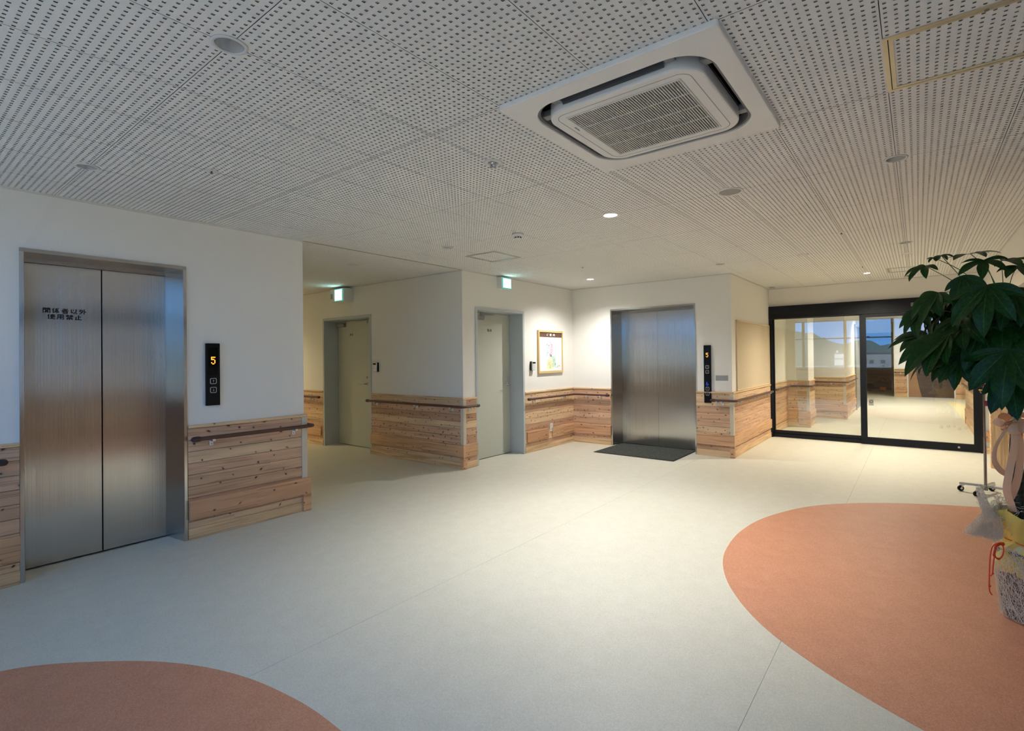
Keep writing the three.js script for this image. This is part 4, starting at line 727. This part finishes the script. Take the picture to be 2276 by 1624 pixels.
// ------------------------------------------------------------------ chrome stand on castors
{
  const o = thing('castor_stand', 'slim chrome stand on four black castors, topped by a gold-rimmed cup', 'stand', undefined, [0.512, 0, -6.585]);
  part('pole', [cyl(0.0125, [0, 0.06, 0], [0, 0.55, 0], 16), cyl(0.0095, [0, 0.55, 0], [0, 0.99, 0], 16), cyl(0.018, [0, 0.035, 0], [0, 0.085, 0], 16)], M.darkChrome, o);
  for (const [dx, dz] of [[-0.96, -0.08], [0.94, 0.34], [-0.38, 0.93], [0.38, -0.93]]) {
    const a = Math.atan2(-dz, dx), arm = part('base_arm', rbx(0, 0.2, 0.066, 0.086, -0.012, 0.012, 0.003), M.satin, o); arm.rotation.y = a;
    const c = new THREE.Group(); c.name = 'castor'; c.position.set(dx * 0.185, 0, dz * 0.185); c.rotation.y = 0.5; o.add(c);
    part('wheel', [lathe([[0.008, -0.011], [0.02, -0.012], [0.027, -0.008], [0.027, 0.008], [0.02, 0.012], [0.008, 0.011]], 24).rotateX(Math.PI / 2).translate(-0.012, 0.0272, 0)], M.black, c);
part('fork', [lathe([[0, -0.0145], [0.012, -0.014], [0.012, 0.014], [0, 0.0145]], 18).rotateX(Math.PI / 2).translate(-0.012, 0.0272, 0), prism([[0.024, -0.014], [0.064, -0.004], [0.064, 0.012], [0.03, -0.002]], 0.003).rotateY(Math.PI / 2).translate(-0.006, 0, 0.0165), prism([[0.024, -0.014], [0.064, -0.004], [0.064, 0.012], [0.03, -0.002]], 0.003).rotateY(Math.PI / 2).translate(-0.006, 0, -0.0135), rbx(-0.012, 0.014, 0.058, 0.066, -0.016, 0.016, 0.002)], M.chrome, c);
  }
  part('cup', lathe([[0, 0.97], [0.012, 0.972], [0.03, 0.99], [0.036, 1.012], [0.033, 1.012], [0, 0.995]], 28), M.glossBlack, o);
  part('cup_rim', new THREE.TorusGeometry(0.036, 0.0045, 10, 32).rotateX(Math.PI / 2).translate(0, 1.013, 0), S({ color: '#c9a43a', metalness: 1, roughness: 0.3 }), o);
  const fl = thing('red_flowers', 'glossy red artificial flower heads in the cup of the chrome stand', 'flower', undefined, [0.512, 1.0, -6.585]);
  const red = S({ color: '#e0203f', roughness: 0.3 }), dk = S({ color: '#8e1526', roughness: 0.4 });
  const rose = (x, y, z, r, m) => { const q = [new THREE.SphereGeometry(r * 0.6, 14, 10).translate(x, y, z)]; for (let k = 0; k < 6; k++) q.push(new THREE.SphereGeometry(r * 0.62, 10, 8, 0, 6.3, 0, 1.9).scale(1, 1, 0.45).rotateX(0.5).translate(0, 0, r * 0.45).rotateY(k * 1.05).translate(x, y, z)); part('flower_head', q, m, fl); };
  rose(-0.02, 0.078, 0.005, 0.032, red); rose(0.018, 0.055, -0.004, 0.03, dk); part('flower_stem', [cyl(0.003, [-0.018, 0.06, 0.004], [0, 0.0, 0], 8), cyl(0.003, [0.016, 0.04, -0.004], [0.004, 0.0, 0], 8)], M.midgrey, fl);
  const f2 = thing('magenta_flower', 'small magenta flower tied to the pole of the chrome stand', 'flower', undefined, [0.535, 0.875, -6.585]);
  const q = []; for (let k = 0; k < 6; k++) q.push(new THREE.SphereGeometry(0.018, 10, 8).scale(0.8, 1.5, 0.6).translate(0, 0.008, 0.012).rotateY(k * 1.05)); part('petals', q, S({ color: '#9c2350', roughness: 0.6 }), f2);
}

// ------------------------------------------------------------------ potted money tree in gift wrapping
const POT = V(0.495, 0, -3.615), FACE = THREE.MathUtils.degToRad(36.684);
{
  const tree = thing('potted_money_tree', 'tall potted tree with drooping hand-shaped dark green leaves in yellow gift wrapping', 'potted plant', undefined, POT.toArray());
  const TURN = -Math.atan2(0.61, 0.79);
  // lofted rounded-square layers of the wrapped pot
  const loft = (rows, wave = 0, cap = false) => {
    const n = 64, pos = [], uv = [], idx = [];
    rows.forEach(([y, s, e = 4, w = 0], r) => { for (let k = 0; k <= n; k++) { const a = k / n * 6.28318, c = Math.cos(a), d = Math.sin(a), rad = s / Math.pow(Math.pow(Math.abs(c), e) + Math.pow(Math.abs(d), e), 1 / e) + (w + wave) * (Math.sin(a * 9 + r * 0.7) * 0.5 + Math.sin(a * 17 + r * 1.9) * 0.35 + Math.sin(a * 31 + r) * 0.2); pos.push(c * rad, y + (w ? 0.6 * w * Math.sin(a * 7 + 1) : 0), d * rad); uv.push(k / n * 8 * s, y); } });
    for (let r = 1; r < rows.length; r++) for (let k = 0; k < n; k++) { const a = (r - 1) * (n + 1) + k, b = r * (n + 1) + k; idx.push(a, b, a + 1, a + 1, b, b + 1); }
    const g = new THREE.BufferGeometry(); g.setAttribute('position', new THREE.Float32BufferAttribute(pos, 3)); g.setAttribute('uv', new THREE.Float32BufferAttribute(uv, 2)); g.setIndex(idx); g.computeVertexNormals(); g.rotateY(TURN); return g;
  };
  const D = (o) => S({ side: THREE.DoubleSide, ...o });
  part('pot', loft([[0.002, 0.001], [0.002, 0.118], [0.006, 0.122], [0.12, 0.14], [0.3, 0.15], [0.36, 0.152], [0.36, 0.142], [0.31, 0.138]]), S({ color: '#7d6f66', roughness: 0.7 }), tree);
  part('soil', loft([[0.325, 0.0005], [0.33, 0.07, 3], [0.322, 0.142]]), S({ color: '#3a2f26', roughness: 1 }), tree);
  part('yellow_paper', loft([[0.245, 0.15, 4, 0.008], [0.29, 0.155, 4, 0.006], [0.335, 0.158, 4, 0.01], [0.372, 0.145, 3, 0.012], [0.395, 0.128, 2.6, 0.012], [0.42, 0.13, 2.4, 0.016], [0.47, 0.15, 2.2, 0.02], [0.53, 0.168, 2.1, 0.022], [0.565, 0.172, 2.1, 0.026]]), D({ color: '#ecd067', roughness: 0.7 }), tree);
  part('cellophane', loft([[0.004, 0.128], [0.03, 0.136, 4, 0.003], [0.12, 0.155, 3.6, 0.005], [0.24, 0.172, 3.4, 0.006], [0.33, 0.174, 3.2, 0.009], [0.375, 0.158, 2.8, 0.012], [0.402, 0.142, 2.4, 0.012]]), Ph({ color: '#ffffff', transmission: 1, thickness: 0, roughness: 0.04, ior: 1.5, side: THREE.DoubleSide }), tree);
  // raffia: loose strands over the pot and a fan of net that spreads to the left above the cord
  const straw = [], strand = (pts, r) => straw.push(plain(new THREE.TubeGeometry(new THREE.CatmullRomCurve3(pts), 7, r, 3)));
  for (let i = 0; i < 800; i++) {
    const a = rr(1.2, 4.6), y0 = rr(0.02, 0.36), y1 = Math.min(0.38, Math.max(0.015, y0 + rr(-0.18, 0.18))), a1 = a + rr(-0.5, 0.5), R = (y) => 0.137 + 0.075 * Math.min(y, 0.3), P = (t, y, o) => { const e = 3.6, c = Math.cos(t), d = Math.sin(t), k = (R(y) + o) / Math.pow(Math.abs(c) ** e + Math.abs(d) ** e, 1 / e); return V(c * k, y, d * k).applyAxisAngle(V(0, 1, 0), TURN); };
    const mid = (y0 + y1) / 2 + rr(-0.05, 0.05);
    strand([P(a, y0, rr(0, 0.006)), P((a + a1) / 2 + rr(-0.2, 0.2), Math.max(0.015, mid), rr(0, 0.008)), P(a1, y1, rr(0, 0.006))], rr(0.0006, 0.0011));
  }
  const K = V(0.34, 0.415, -3.5).sub(POT), fan = (t, w, d) => K.clone().addScaledVector(V(-0.158 + 0.15 * w, 0.028 + 0.17 * w, 0.03 - 0.16 * w + d), t);
  for (let i = 0; i < 90; i++) { const w = rr(0, 1), a = K.clone().add(V(-0.06 + 0.03 * w, 0.1, -0.05)), b = K.clone().add(V(-0.095 + rr(-0.008, 0.02), rr(0.16, 0.27), -0.09)); strand([a.add(V(rr(-0.03, 0.03), 0, rr(-0.02, 0.02))), a.clone().lerp(b, 0.5).add(V(rr(-0.01, 0.01), 0, rr(-0.01, 0.01))), b], rr(0.0004, 0.0008)); }
  for (let i = 0; i < 950; i++) {                                                  // a loose net that spreads from the neck out to the left and upwards
    const t = Math.pow(rr(0.02, 1), 0.6), w = Math.pow(rr(0, 1), 1.25), t2 = Math.min(1.02, Math.max(0.15, t + rr(-0.32, 0.32))), w2 = Math.min(1, Math.max(-0.02, w + rr(-0.22, 0.22) / Math.max(t, 0.3)));
    const a = fan(t, w, rr(-0.03, 0.03)), b = fan(t2, w2, rr(-0.03, 0.03)), m = a.clone().lerp(b, 0.5).add(V(rr(-0.012, 0.012), rr(-0.014, 0.014), rr(-0.012, 0.012)));
    strand([a, m, b], rr(0.0004, 0.0008));
  }
  for (let i = 0; i < 240; i++) {                                                  // behind the trunk and over the rim
    const a = rr(2.3, 5.6), y = rr(0.44, 0.62), r = rr(0.12, 0.18), p = V(Math.cos(a) * r, y, Math.sin(a) * r), q = p.clone().add(V(rr(-0.06, 0.06), rr(-0.06, 0.05), rr(-0.06, 0.06)));
    strand([p, p.clone().lerp(q, 0.5).add(V(rr(-0.015, 0.015), rr(-0.015, 0.015), rr(-0.015, 0.015))), q], rr(0.0006, 0.001));
  }
  part('raffia', straw, S({ color: '#fff2d8', roughness: 0.7 }), tree).userData.kind = 'stuff';
  // orange cord round the neck, tied in a bow on the left
  const cord = S({ color: '#ee4a1a', roughness: 0.6 }), ring = [];
  for (let k = 0; k <= 40; k++) { const a = k / 40 * 6.2832, r = 0.139 + 0.006 * Math.sin(a * 9); ring.push([Math.cos(a) * r, 0.408 + 0.004 * Math.sin(3 * a), Math.sin(a) * r]); }
  const bow = new THREE.Group(); bow.name = 'cord'; bow.position.copy(K).add(V(-0.012, -0.006, 0.02)); bow.rotation.y = FACE; tree.add(bow);
  part('neck_loop', tube(ring, 0.0028, 80, 6), cord, tree);
  const loop = (pts, r = 0.003) => part('strand', tube(pts, r, 40, 7), cord, bow);
  loop([[0, 0, 0], [-0.03, 0.008, 0.012], [-0.06, -0.008, 0.016], [-0.07, -0.05, 0.014], [-0.073, -0.13, 0.01], [-0.074, -0.2, 0.008], [-0.072, -0.236, 0.008], [-0.062, -0.254, 0.01]]);
  loop([[0, 0, 0.004], [-0.025, 0.012, 0.018], [-0.05, -0.005, 0.02], [-0.052, -0.05, 0.016], [-0.056, -0.11, 0.012], [-0.06, -0.145, 0.012], [-0.071, -0.158, 0.012]]);
  for (const s of [0, 1, 2]) loop([[0, 0, 0.003 * s], [-0.035 - 0.004 * s, 0.004 - 0.006 * s, 0.018], [-0.055 - 0.003 * s, -0.045 - 0.004 * s, 0.022], [-0.035 + 0.004 * s, -0.072 + 0.003 * s, 0.02], [-0.008, -0.05, 0.014], [0.002, -0.02, 0.008], [0, 0, 0]]);
  part('knot', [new THREE.TorusGeometry(0.006, 0.004, 8, 16).translate(0, 0, 0.006), new THREE.SphereGeometry(0.006, 10, 8).translate(-0.072, -0.21, 0.008), new THREE.SphereGeometry(0.005, 10, 8).translate(-0.057, -0.145, 0.012)], cord, bow);

  // trunk of twisted stems
  const bark = S({ map: T.bark, roughness: 0.75 }), tx = (y) => V(0.424 - 0.02 * Math.sin((y - 0.3) * 2.2), y, -3.635).sub(POT);
  for (let s = 0; s < 3; s++) { const pts = []; for (let k = 0; k <= 24; k++) { const y = 0.31 + k / 24 * 0.95, c = tx(y), a = s * 2.094 + y * 9, r = 0.014 * (1 - 0.25 * k / 24); pts.push([c.x + r * Math.cos(a), y, c.z + r * Math.sin(a)]); } part('stem', tube(pts, 0.0165, 80, 10), bark, tree); }
  for (let s = 0; s < 6; s++) { const a = s * 1.05 + 0.4, t = tx(1.24); part('branch', tube([t.toArray(), [t.x + 0.03 * Math.cos(a), 1.34, t.z + 0.03 * Math.sin(a)], [0.37 - POT.x + 0.09 * Math.cos(a), 1.5, -3.62 - POT.z + 0.09 * Math.sin(a)], [0.37 - POT.x + 0.12 * Math.cos(a), 1.64, -3.62 - POT.z + 0.12 * Math.sin(a)]], 0.007, 24, 7), bark, tree); }
  // palmate leaves
  const leafMat = Ph({ map: T.leaf, bumpMap: T.leafBump, bumpScale: 0.0005, roughness: 0.4, specularIntensity: 0.5, side: THREE.DoubleSide });
  const variants = new Map();
  function leafGeometry(n, spread, droop, v) {
    const key = [n, spread, droop, v].join(); if (variants.has(key)) return variants.get(key);
    const all = []; let s0 = v * 131 + n * 17; const h = () => hash(++s0, v, 91);
    for (let i = 0; i < n; i++) {
      const f = n > 1 ? i / (n - 1) * 2 - 1 : 0, az = f * spread + (h() - 0.5) * 0.12, len = (1 - 0.38 * Math.abs(f) ** 1.5) * (0.93 + 0.14 * h()), dr = droop * (0.75 + 0.5 * h()), hw = 0.165 * len * (0.9 + 0.2 * h()), nt = 10, ns = 4, pos = [], uv = [], idx = [];
      let z = 0, y = 0; const tw = (h() - 0.5) * 0.5;
      for (let k = 0; k <= nt; k++) {
        const t = k / nt, th = -0.12 + dr * t * t + 0.15 * dr * t; if (k) { z += Math.cos(th) * len / nt; y -= Math.sin(th) * len / nt; }
        const w = hw * Math.pow(Math.sin(Math.PI * Math.pow(t, 1.05)), 0.8) + (t < 0.06 ? 0.008 : 0) + 0.004 * (1 - t);
        for (let q = 0; q <= ns; q++) { const sv = q / ns * 2 - 1, X = sv * w, Y = y + 0.28 * Math.abs(sv) * w + tw * X * t + 0.02 * len * Math.sin(t * 14 + sv) * Math.abs(sv) * 0.25; pos.push(X * Math.cos(az) + z * Math.sin(az), Y, z * Math.cos(az) - X * Math.sin(az)); uv.push(q / ns, t); }
        if (k) for (let q = 0; q < ns; q++) { const a = (k - 1) * (ns + 1) + q, b = k * (ns + 1) + q; idx.push(a, b, a + 1, a + 1, b, b + 1); }
      }
      const g = new THREE.BufferGeometry(); g.setAttribute('position', new THREE.Float32BufferAttribute(pos, 3)); g.setAttribute('uv', new THREE.Float32BufferAttribute(uv, 2)); g.setIndex(idx); g.computeVertexNormals(); all.push(plain(g));
    }
    const g = mergeGeometries(all); variants.set(key, g); return g;
  }
  const petioleMat = S({ color: '#4d6a35', roughness: 0.6 });
  function leaf(x, y, z, L, axis, normal, n = 6, spread = 1.3, droop = 0.9, v = 0) {
    const o = part('leaf', leafGeometry(n, spread, droop, v), leafMat, tree, [x - POT.x, y, z - POT.z]);
    const N = V(...normal).normalize(), A = V(...axis).addScaledVector(N, -V(...axis).dot(N)).normalize(), X = N.clone().cross(A);
    o.quaternion.setFromRotationMatrix(new THREE.Matrix4().makeBasis(X, N, A)); o.scale.setScalar(L);
    const root = y > 1.35 ? V(0.37, Math.min(y - 0.05, 1.42 + 0.22 * rnd()), -3.62).sub(POT) : tx(1.25), e = o.position, m = root.clone().lerp(e, 0.55).add(V(0, 0.03 + 0.03 * rnd(), 0));
    part('petiole', new THREE.TubeGeometry(new THREE.CatmullRomCurve3([root, m, e]), 10, 0.0019, 5), petioleMat, tree);
  }
  for (const l of LEAVES()) leaf(...l);
  for (let i = 0, k = 0; k < 110 && i < 900; i++) {
    const a = rr(0, 6.2832), e = rr(-0.75, 1.25), inner = rnd() < 0.35 ? rr(0.25, 0.6) : rr(0.7, 0.95), c = V(Math.cos(a) * Math.cos(e), Math.sin(e), Math.sin(a) * Math.cos(e));
    const p = V(0.37 + 0.31 * c.x * inner, 1.5 + 0.3 * c.y * inner, -3.62 + 0.36 * c.z * inner); if (p.x > 0.5 || (p.x > 0.44 && c.x > 0)) continue;
    k++;
    const out = V(c.x > 0 ? c.x * 0.25 : c.x, 0, c.z).normalize();
    leaf(p.x, p.y, p.z, rr(0.13, 0.25) * (p.x > 0.42 ? 0.8 : 1), [out.x, -0.75, out.z], [out.x * 0.55, 0.85, out.z * 0.55], 5 + Math.floor(rnd() * 3), 1.25, 0.8 + 0.3 * Math.floor(rnd() * 2), Math.floor(rnd() * 4));
  }
}
function LEAVES() {
  return [
    [0.269, 1.702, -3.2, 0.265, [-0.1, -1, 0.25], [-0.35, 0.35, 0.9], 5, 1.2, 0.45, 1],
    [0.039, 1.853, -3.45, 0.135, [-0.5, -0.9, 0.2], [-0.3, 0.9, 0.5], 5, 1.5, 0.9, 0], [0.075, 1.902, -3.5, 0.055, [-0.1, -1, 0.2], [0, 0.9, 0.5], 4, 1.2, 0.7, 1], [0.106, 1.91, -3.5, 0.075, [0.2, -0.8, 0.2], [0, 0.9, 0.4], 5, 1.3, 0.8, 2],
    [0.23, 1.899, -3.5, 0.15, [0.2, -0.5, 0.6], [-0.05, 1, 0.2], 5, 1.9, 0.5, 3], [0.273, 1.848, -3.4, 0.155, [-0.1, -0.8, 0.5], [-0.1, 0.75, 0.65], 5, 1.7, 0.7, 0], [0.344, 1.842, -3.45, 0.16, [0.8, -0.3, 0.2], [0, 1, 0.25], 5, 1.6, 0.5, 1],
    [0.014, 1.615, -3.4, 0.17, [-0.2, -1, 0.2], [-0.55, 0.5, 0.7], 6, 1.1, 0.5, 2], [0.126, 1.476, -3.25, 0.31, [-0.75, -0.65, 0.25], [-0.45, 0.65, 0.6], 5, 0.75, 0.55, 0], [0.341, 1.396, -3.2, 0.28, [-0.2, -1, 0.25], [-0.3, 0.35, 0.9], 5, 1.1, 0.45, 3],
    [0.171, 1.373, -3.3, 0.19, [-0.1, -1, 0.1], [-0.4, 0.3, 0.85], 5, 0.9, 0.3, 1], [0.112, 1.352, -3.4, 0.14, [-0.3, -0.9, 0.1], [-0.5, 0.4, 0.75], 5, 0.9, 0.3, 2], [0.187, 1.774, -3.35, 0.18, [0.1, -1, 0.2], [-0.3, 0.2, 0.9], 4, 0.9, 0.3, 3],
    [0.36, 1.3, -3.3, 0.27, [0.05, -1, 0.2], [-0.35, 0.3, 0.9], 5, 0.8, 0.3, 0], [0.43, 1.33, -3.35, 0.26, [0.15, -1, 0.1], [0, 0.4, 0.9], 5, 0.9, 0.35, 2], [0.25, 1.5, -3.3, 0.24, [0, -1, 0.15], [-0.2, 0.4, 0.9], 6, 1.2, 0.5, 3], [0.4, 1.52, -3.3, 0.22, [0.1, -1, 0.2], [0, 0.4, 0.9], 6, 1.2, 0.5, 1],
    [0.402, 1.806, -3.4, 0.17, [0.3, -0.6, 0.5], [0, 0.95, 0.35], 6, 1.5, 0.7, 0], [0.088, 1.695, -3.35, 0.2, [-0.6, -0.9, 0.2], [-0.5, 0.6, 0.6], 6, 1.2, 0.7, 1], [0.04, 1.492, -3.5, 0.2, [-0.95, -0.35, 0.1], [-0.3, 0.85, 0.45], 5, 0.9, 0.5, 2], [0.373, 1.666, -3.3, 0.2, [0.35, -0.9, 0.3], [0, 0.5, 0.85], 6, 1.2, 0.6, 2],
  ];
}
// ------------------------------------------------------------------ peach ribbon bow tied to the tree
{
  const o = thing('ribbon_bow', 'peach satin ribbon bow with long tails tied round the tree trunk', 'ribbon', undefined, [0.372, 1.035, -3.545], FACE);
  const satin = S({ color: '#ffcc9c', roughness: 0.25, side: THREE.DoubleSide });
  const ribbon = (name, pts, w, width) => {                                        // pts: path (metres, local x to the right); w: half width; width: direction across, start and end
    const c = new THREE.CatmullRomCurve3(pts.map((p) => V(...p))), n = 36, pos = [], uv = [], idx = [], A = V(...width[0]).normalize(), B = V(...(width[1] ?? width[0])).normalize();
    for (let i = 0; i <= n; i++) { const p = c.getPoint(i / n), d = A.clone().lerp(B, i / n).normalize().multiplyScalar(w); for (const s of [-1, 0, 1]) { pos.push(p.x + d.x * s, p.y + d.y * s, p.z + d.z * s + (s ? 0 : 0.002)); uv.push(i / n, s); } if (i) for (const q of [0, 1]) { const a = (i - 1) * 3 + q, b = i * 3 + q; idx.push(a, b, a + 1, a + 1, b, b + 1); } }
    const g = new THREE.BufferGeometry(); g.setAttribute('position', new THREE.Float32BufferAttribute(pos, 3)); g.setAttribute('uv', new THREE.Float32BufferAttribute(uv, 2)); g.setIndex(idx); g.computeVertexNormals(); return part(name, g, satin, o);
  };
  const W1 = [[0.1, 0.75, 0.65]], W2 = [[-0.1, 0.6, 0.8]];
  ribbon('loop', [[0, 0, 0], [-0.03, 0.018, 0.01], [-0.075, 0.022, 0.02], [-0.1, 0.002, 0.03], [-0.075, -0.016, 0.045], [-0.03, -0.008, 0.04], [0, 0, 0.01]], 0.021, W1);
  ribbon('loop', [[0, 0, 0], [-0.02, -0.02, 0.02], [-0.05, -0.04, 0.03], [-0.07, -0.028, 0.04], [-0.045, -0.01, 0.05], [0, 0, 0.02]], 0.02, W2);
  ribbon('loop', [[0, 0, 0], [0.03, 0.02, 0.0], [0.075, 0.024, 0.015], [0.1, 0.008, 0.03], [0.07, -0.01, 0.045], [0.03, -0.006, 0.035], [0, 0, 0.01]], 0.021, W1);
  ribbon('loop', [[0, 0, 0], [0.03, -0.02, 0.02], [0.07, -0.055, 0.03], [0.095, -0.05, 0.045], [0.07, -0.02, 0.055], [0, 0, 0.02]], 0.021, W2);
  ribbon('loop', [[0, 0, 0.02], [-0.025, -0.02, 0.045], [-0.03, -0.055, 0.055], [-0.005, -0.065, 0.055], [0.012, -0.03, 0.045], [0, 0, 0.02]], 0.02, [[0.8, 0.3, 0.5]]);
  ribbon('tail', [[-0.01, -0.02, 0.02], [-0.055, -0.06, 0.03], [-0.092, -0.14, 0.02], [-0.088, -0.21, 0.01], [-0.05, -0.26, 0.0], [-0.02, -0.28, 0.0]], 0.014, [[0.9, 0.4, 0.2], [0.5, 0.8, 0.3]]);
  ribbon('tail', [[-0.005, -0.03, 0.03], [-0.012, -0.12, 0.04], [-0.03, -0.25, 0.03], [-0.037, -0.36, 0.02], [-0.012, -0.43, 0.015], [0.004, -0.47, 0.01]], 0.016, [[1, 0, 0.2], [0.4, 0.1, 0.9]]);
  ribbon('tail', [[0.012, -0.03, 0.02], [0.02, -0.12, 0.035], [0.018, -0.25, 0.03], [0.006, -0.34, 0.02], [-0.012, -0.4, 0.01]], 0.018, [[1, 0.1, 0.1], [0.9, -0.3, 0.3]]);
  ribbon('tail', [[0.05, -0.03, 0.02], [0.075, -0.1, 0.03], [0.08, -0.22, 0.03], [0.1, -0.3, 0.02]], 0.016, [[1, 0, 0.2]]);
  part('knot', new THREE.SphereGeometry(0.019, 16, 12).scale(1, 1.15, 0.9).translate(0, -0.004, 0.026), satin, o);
}

renderer.render(scene, camera);
